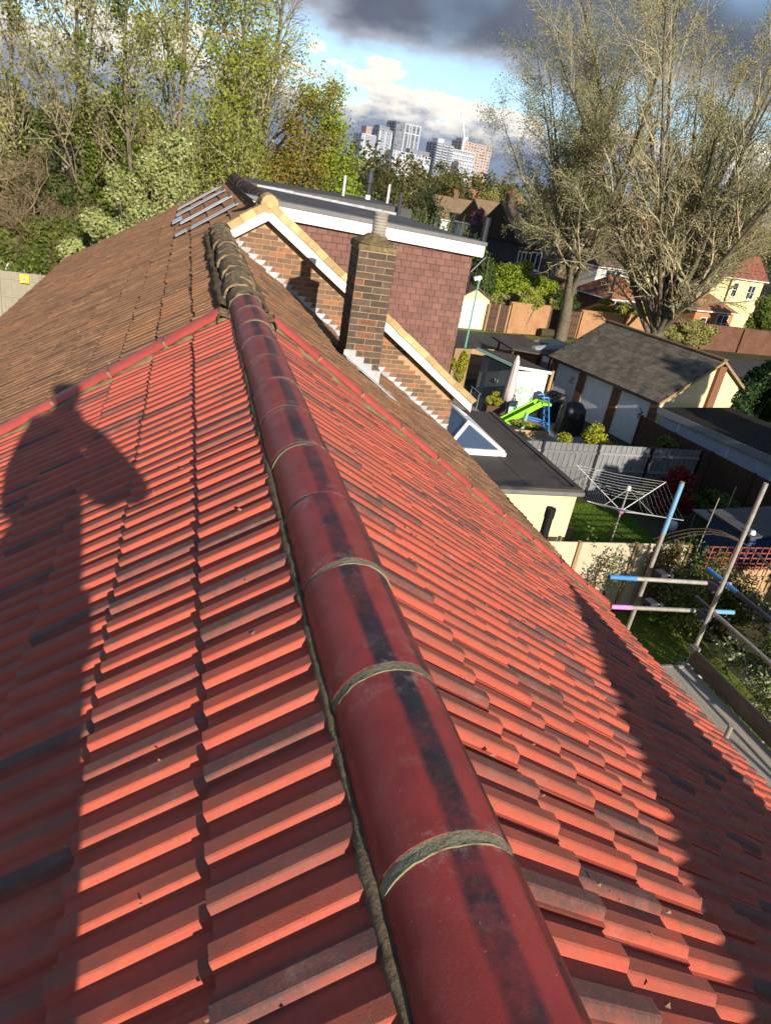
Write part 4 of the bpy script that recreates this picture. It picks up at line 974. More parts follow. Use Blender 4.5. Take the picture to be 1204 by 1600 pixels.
leafy('young_tree', 'small round pale-green tree against the sunlit brick wall', (22.7, 46.0, 0), bl((22.9, 46.0, 2.35), (.85, .6, .75), 12, 106, .42), 4200, .13, LF['spring'], 106, 'tree', trunk=.06, part='crown')
leafy('evergreen_bush', 'dark bush between the great forked tree and the brown fence', (26.8, 48.5, 0), bl((26.8, 48.5, 1.9), (1.5, .8, 1.3), 16, 107, .4), 8000, .15, LF['dark'], 107, 'bush', trunk=.05)
leafy('blossom_tree', 'pink blossoming tree beyond the dormer corner', (28.2, 72, 0), bl((28.2, 72, 5.6), (1.5, 1.2, 1.7), 16, 108, .36), 5000, .2, LF['pink'], 108, 'tree', trunk=.07, part='crown')
branch_tree('blossom_tree', 'spreading white blossoming tree right of the pink one', (30.6, 66, 0), 109, SP_MID, 8.2, .16, (M['bark'], M['twig']), LF['white'], 9000, .15, spread=.22)
leafy('green_bush', 'green bush behind the white blossoming tree', (33.5, 78, 0), bl((33.5, 78, 4.6), (3.0, 1.4, 2.2), 26, 110, .34), 11000, .25, LF['spring'], 110, 'bush', trunk=.07)
leafy('yellow_bush', 'yellow-green bush over the long brick wall, right of the forked tree', (31.5, 49.5, 0), bl((32.0, 49.5, 1.9), (2.6, .8, 1.1), 22, 111, .36), 11000, .14, LF['yellow'], 111, 'bush', trunk=.04)
leafy('garden_bush', 'rough hedge against the dark wall under the widest budding tree', (36.3, 46.2, 0), bl((36.6, 46.2, 1.4), (2.2, .6, 1.2), 18, 112, .36), 9000, .14, LF['olive'], 112, 'bush', trunk=.04)
leafy('evergreen_bush', 'round grey-green evergreen at the right edge by the orange extension', (47.8, 51, 0), bl((47.9, 51, 2.6), (1.9, 1.4, 2.3), 22, 113, .36), 12000, .17, LF['ivy'], 113, 'bush', trunk=.06)
leafy('conifer', 'dark feathery conifer by the garage gable at the right edge', (23.6, 24.0, 0), bl((23.7, 24.0, 2.0), (1.7, 1.5, 2.2), 34, 114, .34), 26000, .13, LF['conifer'], 114, 'tree', trunk=.06, part='crown')
leafy('conifer', 'tall dark conifer beyond the right edge, over the flat-roofed outbuilding', (21.3, 8.4, 0), bl((21.3, 8.4, 4.9), (1.7, 1.7, 4.6), 50, 115, .34), 26000, .2, LF['conifer'], 115, 'tree', trunk=.10, part='crown')
leafy('conifer', 'lower dark conifer beyond the right edge, nearest the trellis', (15.4, 6.4, 0), bl((15.4, 6.4, 3.0), (1.5, 1.5, 3.0), 40, 117, .34), 20000, .2, LF['conifer'], 117, 'tree', trunk=.10, part='crown')
leafy('conifer', 'broad dark conifer beyond the right edge, shading the back fence', (18.3, 6.4, 0), bl((18.3, 6.4, 4.2), (1.9, 1.6, 4.0), 46, 116, .34), 22000, .2, LF['conifer'], 116, 'tree', trunk=.10, part='crown')
# far mixed wood, one mass
def far_wood():
    r = np.random.default_rng(120); B = []; hue = []
    for k in range(620):
        y = 62 + 260 * r.random() ** 1.25; x = -90 + r.random() * (y * 1.35 + 90)
        if y < 108 and 22 < x < 75: continue
        if y < 82 and x > 18: continue
        h = (8.4 + y * .033) * r.uniform(.8, 1.08); w = r.uniform(2.0, 4.0)
        for q in sub_blobs(r, (x, y, h * .62), (w, w, h * .36), 5, .5): B.append(q); hue.append(np.clip(r.normal(.5, .3), 0, 1))
    P_ = []; N_ = []; S_ = []; H_ = []
    for (c, q), hh in zip(B, hue):
        m = int(52 * min(2.0, 130 / c[1])) + 12; d = norm(r.normal(size=(m, 3))); P_.append(c + d * (0.6 + .45 * r.random((m, 1))) * q); N_.append(d)
        S_.append(np.full(m, .26 + c[1] * .0022)); H_.append(np.clip(hh + r.normal(0, .12, m), 0, 1))
    P_ = np.concatenate(P_); V, F = leaf_quads(P_, np.concatenate(S_), r, np.concatenate(N_), .9)
    tag(leaf_obj('distant_wood', V, F, LF['wood'], None, r, (0, 60, 0), np.concatenate(H_)), 'mixed olive and brown wood stretching to the tower blocks', None, None, 'stuff')
far_wood()
def far_tree(x, y, h, seed, leaf, label):
    branch_tree('distant_tree', label, (x, y, 0), seed, SP_MID, h, .25, (M['bark'], M['twig']), LF[leaf], 6000, .2, spread=.4, group='trees between the dormer and the towers')
far_tree(19.5, 66, 6.9, 131, 'olive', 'pale budding tree straight above the chimney pot, below the towers')
far_tree(24.5, 84, 7.4, 132, 'wood', 'brownish budding tree under the white balconied block')
far_tree(15.0, 72, 7.0, 133, 'wood', 'budding tree beside the flue, under the tall tower')
far_tree(40.5, 100, 8.0, 134, 'olive', 'budding tree between the small white gable and the dark house')

# ================================================================== buildings beyond
class Fr:
    """a local frame: origin, right and depth directions on the ground"""
    def __init__(s, o, ang): s.o = np.array([o[0], o[1], 0.]); s.u = np.array([math.cos(ang), math.sin(ang), 0]); s.v = np.array([-math.sin(ang), math.cos(ang), 0])
    def p(s, a, b, z): return s.o + s.u * a + s.v * b + np.array([0, 0, z])
    def box(s, m, a0, a1, b0, b1, z0, z1, k=0):
        m.hexa([s.p(a0, b0, z0), s.p(a1, b0, z0), s.p(a1, b1, z0), s.p(a0, b1, z0), s.p(a0, b0, z1), s.p(a1, b0, z1), s.p(a1, b1, z1), s.p(a0, b1, z1)], k); return m
def window(parent, F, a, z, w, h, nx=2, ny=2, b=0, frame='white', bar=.07, sill=True):
    """a framed window on the front (b = depth of the wall face) of a local frame"""
    m = MB(); F.box(m, a, a + w, b - .07, b - .0, z, z + bar); F.box(m, a, a + w, b - .07, b, z + h - bar, z + h)
    for i in range(nx + 1):
        x = a + (w - bar) * i / nx; F.box(m, x, x + bar, b - .065, b, z + bar, z + h - bar)
    for j in range(1, ny):
        zz = z + (h - bar) * j / ny; F.box(m, a + bar, a + w - bar, b - .06, b, zz, zz + bar * .6)
    if sill: F.box(m, a - .08, a + w + .08, b - .14, b, z - .07, z - .005)
    o = m.build('window', M[frame], parent)
    g = MB(); F.box(g, a + .03, a + w - .03, b - .03, b + .0, z + .03, z + h - .03); g.build('pane', M['glass_dark'], o); return o
def gable_house(name, label, o, ang, w, d, ze, zr, wall, roof, axis='x', hip=0, over=.3, windows=(), chim=(), group=None, z0=0):
    F = Fr(o, ang); t = thing(name, label, 'house', (o[0], o[1], 0), group)
    m = MB(); F.box(m, 0, w, 0, d, z0, ze)
    if axis == 'x':
        if hip == 0:
            for a in (0, w): m.prism([F.p(a, 0, ze), F.p(a, d, ze), F.p(a, d / 2, zr - .1)], F.u * (.15 if a == 0 else -.15))
    else:
        for b in (0, d): m.prism([F.p(0, b, ze), F.p(w, b, ze), F.p(w / 2, b, zr - .1)], F.v * (.15 if b == 0 else -.15))
    m.build('wall', M[wall], t)
    e = over; k = (zr - ze) / ((d / 2) if axis == 'x' else (w / 2)); zl = ze - e * k
    if axis == 'x':
        L0, L1 = hip, w - hip; A = [F.p(-e, -e, zl), F.p(w + e, -e, zl), F.p(w + e, d + e, zl), F.p(-e, d + e, zl), F.p(L0 - (0 if hip else e), d / 2, zr), F.p(L1 + (0 if hip else e), d / 2, zr)]
        Fa = [(0, 1, 5, 4), (2, 3, 4, 5), (1, 2, 5), (3, 0, 4)]
    else:
        A = [F.p(-e, -e, zl), F.p(w + e, -e, zl), F.p(w + e, d + e, zl), F.p(-e, d + e, zl), F.p(w / 2, -e, zr), F.p(w / 2, d + e, zr)]
        Fa = [(0, 4, 5, 3), (1, 2, 5, 4), (0, 1, 4), (2, 3, 5)]
    m = MB(); m.add(A + [p - np.array([0, 0, .14]) for p in A], Fa + [tuple(i + 6 for i in f[::-1]) for f in Fa]); 
    for i in range(4): m.quad(A[i], A[(i+1) % 4], A[(i+1) % 4] - np.array([0, 0, .14]), A[i] - np.array([0, 0, .14]))
    m.beam(A[4], A[5], .22, .16); rf = m.build('roof', M[roof], t)
    m = MB()
    for i, j in ((0, 1), (1, 2), (2, 3), (3, 0)): m.beam(A[i] - np.array([0, 0, .08]), A[j] - np.array([0, 0, .08]), .10, .10)
    m.build('gutter', M['white' if wall != 'wall_dark' else 'black'], t)
    for q in windows: window(t, F, *q)
    for a, b, h in chim:
        m = MB(); zb_ = zr - 1.4; F.box(m, a, a + .75, b, b + .55, zb_, zr + h); F.box(m, a - .06, a + .81, b - .06, b + .61, zr + h - .18, zr + h - .06); c = m.build('chimney', M['wall_brown'], rf)
        for q in (.2, .52):
            m = MB(); p = F.p(a + q, b + .27, zr + h); m.tube(p, p + np.array([0, 0, .4]), .12, .10, n=8); m.build('chimney_pot', M['clay'], rf)
    return t, F
D0 = R(16)
t, F = gable_house('dark_house', 'dark tile-hung house with two white dormer windows beyond the sunlit bush', (28.6, 62.4), R(14), 5.6, 7, 5.4, 8.2, 'wall_dark', 'roof_dark', windows=[(1.7, 2.9, 1.3, 1.6, 2, 1), (.2, 3.4, .9, 1.0, 2, 1)], chim=[(.4, 3.4, .8)])
m = MB(); F.box(m, 1.7, 3.5, -.1, 2.8, 5.5, 7.3); m.prism([F.p(1.5, -.25, 7.3), F.p(3.7, -.25, 7.3), F.p(2.6, -.25, 8.0)], F.v * 3.2); m.build('dormer', M['wall_dark'], t); window(t, F, 1.95, 5.9, 1.3, 1.25, 2, 2, b=-.11)
m = MB(); F.box(m, -1.6, 4.2, -3.4, -.02, 2.55, 2.75); m.build('lean_to_roof', M['roof_tan'], t); m = MB(); F.box(m, -1.4, 4.0, -3.2, -.02, 0, 2.55); m.build('lean_to_wall', M['wall_brown'], t)
t, F = gable_house('brown_house', 'narrow brown-brick house with small red roof between the dark house and the cream one', (33.9, 63.6), R(14), 3.4, 7, 6.0, 8.0, 'wall_brown', 'roof_red', hip=1.0, windows=[(.6, 3.6, .9, 1.5, 1, 2), (2.2, 3.6, .8, 1.3, 1, 2)])
t, F = gable_house('cream_house', 'white rendered house with dark brown tiled roof behind the forked tree', (36.9, 61.8), R(15), 6.2, 7.4, 4.5, 7.4, 'wall_white', 'roof_dark', windows=[(1.1, 2.75, 2.1, 1.3, 3, 2), (.2, .6, 1.2, 1.4, 2, 1)], chim=[(5.2, 3.2, 1.0)])
m = MB(); F.box(m, 4.5, 6.19, -1.1, -.02, .0, 4.45); m.build('bay_wall', M['wall_yellow'], t)
m = MB(); m.prism([F.p(3.9, -.9, 6.4), F.p(5.4, -.9, 6.4), F.p(4.9, 1.5, 9.4), F.p(4.3, 1.5, 9.4)], F.v * 2.0); m.build('red_gablet', M['roof_red'], t)
t, F = gable_house('garden_room', 'low red-brick garden room with four-pane white window and orange roof', (34.2, 54.3), R(16), 4.4, 3.8, 2.55, 3.9, 'brick_red', 'roof_orange', hip=1.2, windows=[(.8, 1.15, 2.0, 1.0, 4, 2)])
t, F = gable_house('yellow_house', 'yellow rendered house with wide red roof at the right, mottled by tree shadow', (48.4, 60.6), R(17), 9.5, 8, 5.5, 10.0, 'wall_yellow', 'roof_red', windows=[(4.3, 3.3, .9, 1.4, 1, 2), (7.0, 3.2, 1.3, 1.4, 2, 2)], chim=[(7.6, 3.6, 1.0)])
m = MB(); m.tube(F.p(3.6, -.12, 0), F.p(3.6, -.12, 5.4), .07, n=8); m.tube(F.p(3.6, -.12, 3.9), F.p(4.6, -.12, 4.5), .05, n=8); m.build('downpipe', M['black'], t)
t, F = gable_house('brick_extension', 'orange-brick extension with sash windows and small red hipped roof by the dark wall', (43.9, 55.2), R(15), 5.6, 4.6, 2.5, 3.7, 'wall_orange', 'roof_orange', hip=1.8, windows=[(3.2, .55, 1.7, 1.5, 2, 2), (.9, .2, .9, 1.5, 1, 1)])
t, F = gable_house('red_roofed_house', 'house with tall red roof half hidden by the widest budding tree', (45.5, 71), R(16), 8, 7, 5.6, 9.6, 'wall_orange', 'roof_red', chim=[(2.0, 3.2, 1.0)], windows=[(1.5, 3.0, 1.3, 1.3, 2, 2)])
gable_house('brown_roofed_house', 'distant house with brown roof and white gable peeping over the bushes', (31, 92), R(12), 8, 6.5, 5.2, 7.6, 'wall_white', 'roof_tan', chim=[(3, 3, .7)], windows=[(1.0, 3.2, 1.2, 1.2, 2, 2), (5, 3.2, 1.2, 1.2, 2, 2)])
gable_house('tan_roofed_house', 'distant house with long tan roof above the dark dormered house', (34, 84), R(12), 9, 6.5, 5.4, 8.0, 'wall_white', 'roof_tan', chim=[(6, 3, .7)], windows=[(2.0, 3.4, 1.2, 1.2, 2, 2)])
gable_house('white_gable_house', 'small distant white-gabled house right of the spiky dark shrub', (44.6, 130), R(14), 2.6, 6, 7.0, 9.6, 'wall_white', 'roof_dark', axis='y', windows=[(.7, 6.6, 1.1, 1.3, 1, 2)])
gable_house('orange_gable_house', 'distant house with cream gable and orange brick end among the wood', (54.3, 150), R(14), 3.4, 7, 7.0, 9.7, 'render_cream', 'roof_tan', axis='y', windows=[(1.1, 6.9, 1.0, 1.3, 1, 2)], chim=[(2.4, 2, 1.0)])
gable_house('orange_roofed_house', 'distant orange-roofed house behind the cream gable', (58.5, 158), R(14), 7, 6, 6.6, 9.6, 'wall_orange', 'roof_orange', windows=[(1.5, 6.0, 1.2, 1.3, 2, 2)])
gable_house('white_end_house', 'pale house end behind the pink and white blossom', (33.6, 96), R(14), 3.4, 6, 4.6, 7.2, 'wall_white', 'roof_tan', axis='y', windows=[(1.2, 4.6, 1.0, 1.2, 2, 2)])

# tower blocks on the skyline
def tower(name, label, x, y, w, d, h, ang, wall, floors, cols, ww=.62, wh=.55, top=None, z0=0, side=3, balc=None, band=None):
    F = Fr((x, y), ang); t = thing(name, label, 'tower block', (x, y, 0), 'tower blocks on the skyline')
    m = MB(); F.box(m, 0, w, 0, d, z0, h); m.build('wall', M[wall], t)
    fh = (h - 30) / floors; cw = w / cols; q = MB(); q.box(0, cw * ww, -.35, .2, 0, fh * wh); me = raw_mesh('window', q.V, q.F, M['tower_glass'])
    qs = MB(); qs.box(0, d / side * .55, -.35, .2, 0, fh * wh); ms = raw_mesh('window', qs.V, qs.F, M['tower_glass'])
    for f in range(floors):
        z = 30 + f * fh + fh * .22
        for c in range(cols):
            p = F.p(c * cw + cw * (1 - ww) / 2, 0, z) - wl(t); link('window', me, t, loc=tuple(p), rot=(0, 0, ang))
        for c in range(side):
            p = F.p(0, d * (1 - (c + .2) / side), z) - wl(t); link('window', ms, t, loc=tuple(p), rot=(0, 0, ang - math.pi / 2))
        if balc:
            for a0, a1 in balc: m = MB(); F.box(m, a0 * w, a1 * w, -1.6, -.36, z - fh * .2, z + fh * .12); m.build('balcony', M['conc_white'], t)
    if band:
        for a0, a1, z_, z2, mt in band: m = MB(); F.box(m, a0 * w, a1 * w, -.55, -.36, z_, z2); m.build('panel', M[mt], t)
    if top: m = MB(); F.box(m, top[0] * w, top[1] * w, d * .2, d * .8, h, h + top[2]); m.build('plant_room', M[top[3]], t)
    return t, F
TA = R(14)
t, F = tower('tower_block', 'tallest distant tower, white-framed with slate-grey left side', 232, 903, 33, 24, 73.5, TA, 'conc_grey', 13, 7, .7, .6)
m = MB()
for a in (.34, .52, .62, .80, .97): F.box(m, a * 33, a * 33 + 1.6, -1.0, -.36, 28, 73.4)
for z in (28, 34, 62.5, 71.8): F.box(m, 11.3, 33, -1.05, -.4, z, z + 1.5)
m.build('white_frame', M['conc_white'], t)
tower('tower_block', 'grey slab beside the tallest tower, with white strips down one end', 203, 862, 17, 22, 60, TA, 'conc_grey', 11, 5, .55, .55, (.1, .9, 3.5, 'conc_grey'), band=[(.0, .12, 26, 58, 'conc_white'), (.46, .54, 26, 58, 'conc_white'), (.9, 1.0, 26, 58, 'conc_white')])
tower('tower_block', 'lowest stepped white and grey block at the left end of the skyline', 173, 810, 17, 20, 49.5, TA, 'conc_white', 8, 5, .5, .5, (.35, .75, 7.5, 'conc_pink'), band=[(.3, 1.0, 38, 48.5, 'conc_grey')])
tower('tower_block', 'long low white block along the foot of the tallest tower', 205, 795, 47, 14, 39, TA, 'conc_white', 3, 12, .4, .65, (.45, .98, 4.5, 'conc_grey'))
t, F = tower('tower_block', 'curved-looking white block with rows of balconies, right of the tallest tower', 268.5, 850, 23, 22, 57, TA, 'conc_grey', 10, 6, .6, .5, (.15, .5, 4.5, 'conc_white'), balc=[(.0, .3), (.36, .66), (.72, 1.0)])
t, F = tower('tower_block', 'white block with small dark windows joined to the balconied one', 291, 857, 31, 22, 53, TA, 'conc_white', 9, 9, .42, .5)
for z in (44, 48.5, 53): m = MB(); F.box(m, -.5, 31, -1.4, -.36, z, z + 1.2); m.build('balcony', M['conc_white'], t)
tower('tower_block', 'pinkish brick block at the right end of the skyline', 335, 955, 48, 24, 70.5, TA, 'conc_pink', 12, 10, .5, .5, (.05, .25, 3.0, 'conc_grey'))
tower('low_block', 'low white flats with red-brick ends at the foot of the towers', 296, 842, 22, 14, 41, TA, 'conc_white', 3, 6, .45, .5, (.0, .4, 1.5, 'conc_pink'))
cr = MB(); cr.beam((318, 902, 40), (318, 902, 70), 2.0, 2.0, (0, 1, 0)); cr.beam((318, 902, 70), (308, 902, 99), 1.3, 1.3, (0, 1, 0)); cr.beam((318, 902, 68), (322, 902, 71), 2.4, 2.4, (0, 1, 0))
for k in range(7): cr.beam((318.6 - 1.43 * k, 902, 70.8 + 4.1 * k), (316.2 - 1.43 * k, 902, 73 + 4.1 * k), .5, .5, (0, 1, 0))
cr.build('tower_crane', M['white'], None, 'white luffing tower crane jib pointing up between the skyline blocks', 'crane', origin=(318, 902, 0))

# ================================================================== the lane: wall, fences, white garage, lamp post
def wall_run(name, label, a, b, h, th, mat, capmat=None, group=None):
    a, b = np.array([*a, 0.]), np.array([*b, 0.]); L = np.linalg.norm(b - a); t = thing(name, label, 'wall', tuple(a), group)
    u = (b - a) / L; n = np.array([-u[1], u[0], 0]); m = MB(); m.prism([a, b, b + n * th, a + n * th], (0, 0, h)); w = m.build('wall_face', M[mat], t)
    m = MB(); k = max(2, int(L / .9))
    for i in range(k): m.obox(a + u * (L * (i + .5) / k) + n * th / 2 + np.array([0, 0, h + .04]), u * (L / k / 2 - .01), n * (th / 2 + .03), np.array([0, 0, .04]))
    m.build('coping', M[capmat or mat], t)
    for i in range(int(L / 4.2) + 1):
        p = a + u * min(L - .25, i * 4.2 + .25); m = MB(); m.obox(p - n * .08 + np.array([0, 0, h / 2]), u * .22, n * .08, np.array([0, 0, h / 2])); m.build('pier', M[mat], t)
    return t
def bricktex(name, a, b, mort):
    t = NT(name); br = t.N.new('ShaderNodeTexBrick'); mp = t.N.new('ShaderNodeMapping'); mp.inputs['Rotation'].default_value = (R(90), 0, 0)
    t.L.new(t.geo.outputs['Position'], mp.inputs[0]); t.L.new(mp.outputs[0], br.inputs[0]); br.inputs['Scale'].default_value = 1; br.inputs['Brick Width'].default_value = .225; br.inputs['Row Height'].default_value = .075; br.inputs['Mortar Size'].default_value = .006
    t.set(br.inputs['Color1'], a); t.set(br.inputs['Color2'], b); t.set(br.inputs['Mortar'], mort)
    col = t.mix(t.ss(t.noise(1.1, 5), .35, .7, 0, .55), br.outputs['Color'], tuple(k * .6 for k in a)); t.bump(br.outputs['Fac'], .4, .01); return t.done(col, .9, .15)
M['wall_sand'] = bricktex('sandy_brickwork', (.46, .24, .11), (.38, .19, .09), (.36, .27, .18))
M['wall_dull'] = bricktex('dull_red_brickwork', (.17, .075, .045), (.13, .06, .038), (.14, .11, .085))
wall_run('brick_wall', 'sunlit sandy brick wall behind the small round tree, left of the dark fence gap', (21.2, 45.5), (24.6, 46.2), 2.05, .22, 'wall_sand')
wall_run('brick_wall', 'long sunlit sandy brick wall right of the forked tree, above the garage ridge', (27.4, 46.6), (35.6, 48.0), 2.0, .22, 'wall_sand')
wall_run('brick_wall', 'dull shaded red brick wall running to the right edge below the orange extension', (35.7, 48.1), (58, 50.5), 1.95, .22, 'wall_dull')
def board_fence(name, label, a, b, h, mat, post, npan, bw=.12, group=None, rail=True, horiz=False, overlap=.022, ground=0):
    a, b = np.array([*a, ground], float), np.array([*b, ground], float); L = np.linalg.norm(b - a); u = (b - a) / L; n = np.array([-u[1], u[0], 0]); t = thing(name, label, 'fence', tuple(a), group)
    for k in range(npan):
        p0 = a + u * (L * k / npan + .06); pl = L / npan - .12; m = MB(); r = np.random.default_rng(k)
        if horiz:
            c = int(h / bw)
            for i in range(c): m.obox(p0 + u * pl / 2 + n * (.004 * (i % 2)) + np.array([0, 0, .06 + (i + .5) * (h - .06) / c]), u * pl / 2, n * .012 + np.array([0, 0, .004]), np.array([0, 0, (h - .06) / c / 2 + .008]))
        else:
            c = int(pl / bw)
            for i in range(c): m.obox(p0 + u * ((i + .5) * pl / c) + n * (overlap * (i % 2)) + np.array([0, 0, (h + r.normal(0, .006)) / 2 + .02]), u * (pl / c / 2 + .006), n * .009, np.array([0, 0, h / 2 - .02]))
        tag(m.build('board_panel', M[mat], t, fix=False), None, None, None, 'stuff')
        if rail:
            m = MB()
            for zz in (.35, h * .52, h - .28): m.obox(p0 + u * pl / 2 - n * .032 + np.array([0, 0, zz]), u * pl / 2, n * .02, np.array([0, 0, .04]))
            m.build('rail', M[mat], t)
    for k in range(npan + 1):
        m = MB(); m.obox(a + u * (L * k / npan) + np.array([0, 0, (h + .03) / 2]), u * .045, n * .045, np.array([0, 0, (h + .03) / 2])); m.build('post', M[post], t)
    return t
board_fence('lane_fence', 'short brown board fence with pale post between white garage and sandy wall', (19.55, 45.3), (21.15, 45.5), 1.85, 'wood_brown', 'wood_tan', 2)
board_fence('lane_fence', 'dark brown board fence in the gap left of the forked tree', (24.65, 46.3), (27.35, 46.6), 1.9, 'wood_brown', 'wood_tan', 2)
m = MB(); m.tube((23.9, 45.6, .30), (25.4, 45.8, .30), .30, n=14); m.build('log', M['bark_dark'], None, 'dark fallen log lying at the foot of the brown lane fence', 'log', origin=(24.6, 45.7, 0))
F = Fr((17.3, 45.2), R(9)); t = thing('white_garage', 'narrow white-doored garage with a little gable, beside the green lamp post', 'garage', (17.3, 45.2, 0))
m = MB(); F.box(m, 0, 2.35, .02, 5, 0, 2.0); m.prism([F.p(0, .02, 2.0), F.p(2.35, .02, 2.0), F.p(1.18, .02, 2.62)], F.v * 4.98); m.build('wall', M['render_cream'], t)
m = MB(); F.box(m, .16, 1.95, -.03, .02, .05, 1.95)
for k in range(7): F.box(m, .18 + k * .252, .40 + k * .252, -.045, -.03, .10, 1.9)
m.build('door', M['white'], t)
m = MB()
for s_ in (0, 1):
    A_ = F.p(-.15 if s_ == 0 else 2.5, -.1, 1.94); B_ = F.p(1.18, -.1, 2.72); m.prism([A_, B_, B_ + np.array([0, 0, .08]), A_ + np.array([0, 0, .08])], F.v * 5.2)
m.build('roof', M['roof_dark'], t)
m = MB(); m.tube((15.2, 37.6, 0), (15.2, 37.6, 4.1), .06, .045, n=10); lamp = m.build('lamp_post', M['teal'], None, 'thin pale green lamp post with a white head in front of the white garage', 'lamp post', origin=(15.2, 37.6, 0))
m = MB(); m.obox((15.05, 37.55, 4.2), (.20, 0, .07), (0, .12, 0), (-.03, 0, .08)); m.tube((15.2, 37.6, 4.05), (15.16, 37.6, 4.3), .07, n=8); m.build('lamp_head', M['white'], lamp)

# ================================================================== slate-roofed garage, outbuilding
GA = math.atan2(.228, .974); F = Fr((17.75, 22.9), GA)
t = thing('slate_garage', 'long white-panelled garage with brick piers and dark slate roof', 'garage', (17.75, 22.9, 0))
GW, GLn, GE, GR = 5.7, 6.6, 2.22, 3.88
m = MB(); F.box(m, .06, GW, .06, GLn, 0, GE)
m.prism([F.p(.06, .06, GE), F.p(GW, .06, GE), F.p(GW / 2, .06, GR - .08)], F.v * (GLn - .06)); m.build('wall', M['render_cream'], t)
for k in range(3):
    b0, b1 = .42 + k * 2.13, .42 + k * 2.13 + 1.68
    if k == 2: b1 = min(b1, GLn - .4)
    m = MB(); F.box(m, .03, .06, b0, b1, 0, GE - .05); m.build('wall_panel', M['render_white'], t)
def pier(b, w):
    m = MB(); F.box(m, -.02, .06, b, b + w, 0, GE - .04); p = m.build('pier', M['pointing_dk'], t)
    for r_i in range(int((GE - .06) / .075)):
        cuts = [(0, w)] if w < .3 else ([(0, .215), (.225, w)] if r_i % 2 == 0 else [(0, .105), (.115, w)])
        for c0, c1 in cuts:
            q = MB(); F.box(q, -.032, .0, b + c0, b + c1 - .004, r_i * .075, r_i * .075 + .066); q.build('brick', M['brick_red'], p, fix=False)
for b_, w_ in ((0, .42), (2.10, .44), (4.23, .44), (6.18, .40)): pier(b_, w_)
m = MB(); F.box(m, GW / 2 - .12, GW / 2 + .32, -.09, .06, 0, GR - .25); m.build('gable_pier', M['brick_red'], t)
# slates
k_ = (GR - GE) / (GW / 2); sl_ = math.hypot(GW / 2 + .22, (GR - GE) + .22 * k_)
m = MB(); zl_ = GE - .22 * k_
m.prism([F.p(-.20, -.12, zl_), F.p(GW / 2, -.12, GR), F.p(GW + .20, -.12, zl_), F.p(GW + .20, -.12, zl_ - .06), F.p(GW / 2, -.12, GR - .1), F.p(-.20, -.12, zl_ - .06)], F.v * (GLn + .24)); srf = m.build('roof', M['slate'], t)
q = MB(); q.hexa([(-.155, 0, 0), (.155, 0, 0), (.155, .33, -.006), (-.155, .33, -.006), (-.155, 0, .009), (.155, 0, .009), (.155, .33, .002), (-.155, .33, .002)]); sme = raw_mesh('slate', q.V, q.F, M['slate'])
up_ = (F.p(GW / 2, 0, GR) - F.p(-.22, 0, zl_)); up_ = up_ / np.linalg.norm(up_); nn_ = np.cross(up_, F.v); nn_ = nn_ if nn_[2] > 0 else -nn_
rows_ = 13; gs = sl_ / rows_
for r_i in range(rows_):
    for c in range(22):
        y_ = .03 + c * .316 + (.158 if r_i % 2 else 0)
        if y_ > GLn + .0: continue
        o = F.p(-.22, y_, zl_) + up_ * (r_i * gs - .02) + nn_ * (.012 + rng.normal(0, .0025)) - wl(t)
        x_ = -F.v; Y_ = up_ + nn_ * rng.normal(0, .004); Z_ = nn_
        link('slate', sme, srf, mat4=Matrix(tuple((x_[i], Y_[i], Z_[i], o[i]) for i in range(3)) + ((0, 0, 0, 1),)))
m = MB()
for c in range(15): m.beam(F.p(GW / 2, -.12 + c * .456, GR + .035), F.p(GW / 2, -.12 + c * .456 + .44, GR + .035), .26, .07)
m.build('ridge_tiles', M['roof_tan'], t)
m = MB()
m.beam(F.p(-.24, -.1, zl_ - .06), F.p(-.24, GLn + .1, zl_ - .06), .09, .08); m.build('gutter', M['black'], t)
m = MB(); m.beam(F.p(-.18, -.13, zl_ - .03), F.p(GW / 2, -.13, GR - .04), .03, .10); m.beam(F.p(GW + .18, -.13, zl_ - .03), F.p(GW / 2, -.13, GR - .04), .03, .10); m.build('barge_board', M['wood_tan'], t)
def wall_bracket(b, z, rev=False):
    m = MB(); r = np.random.default_rng(int(b * 10))
    pts = [F.p(-.06, b, z)]; 
    for i in range(7): pts.append(F.p(-.07, b + .07 * math.sin(i * 1.3) * (1 if not rev else -1), z + .07 * i))
    m.path(pts, .022, 5); m.path([F.p(-.06, b + .15, z + .12), F.p(-.07, b + .02, z + .2), F.p(-.06, b - .14, z + .33)], .018, 5); return m
wall_bracket(.72, 1.15).build('wall_ornament', M['dark_metal'], None, 'dark scrolled metal ornament on the nearest white garage panel', 'ornament', origin=tuple(F.p(0, .7, 1.2)))
wall_bracket(5.0, 1.2, True).build('wall_ornament', M['wood_tan'], None, 'pale tan ornament on the farthest white garage panel', 'ornament', origin=tuple(F.p(0, 5.0, 1.2)))
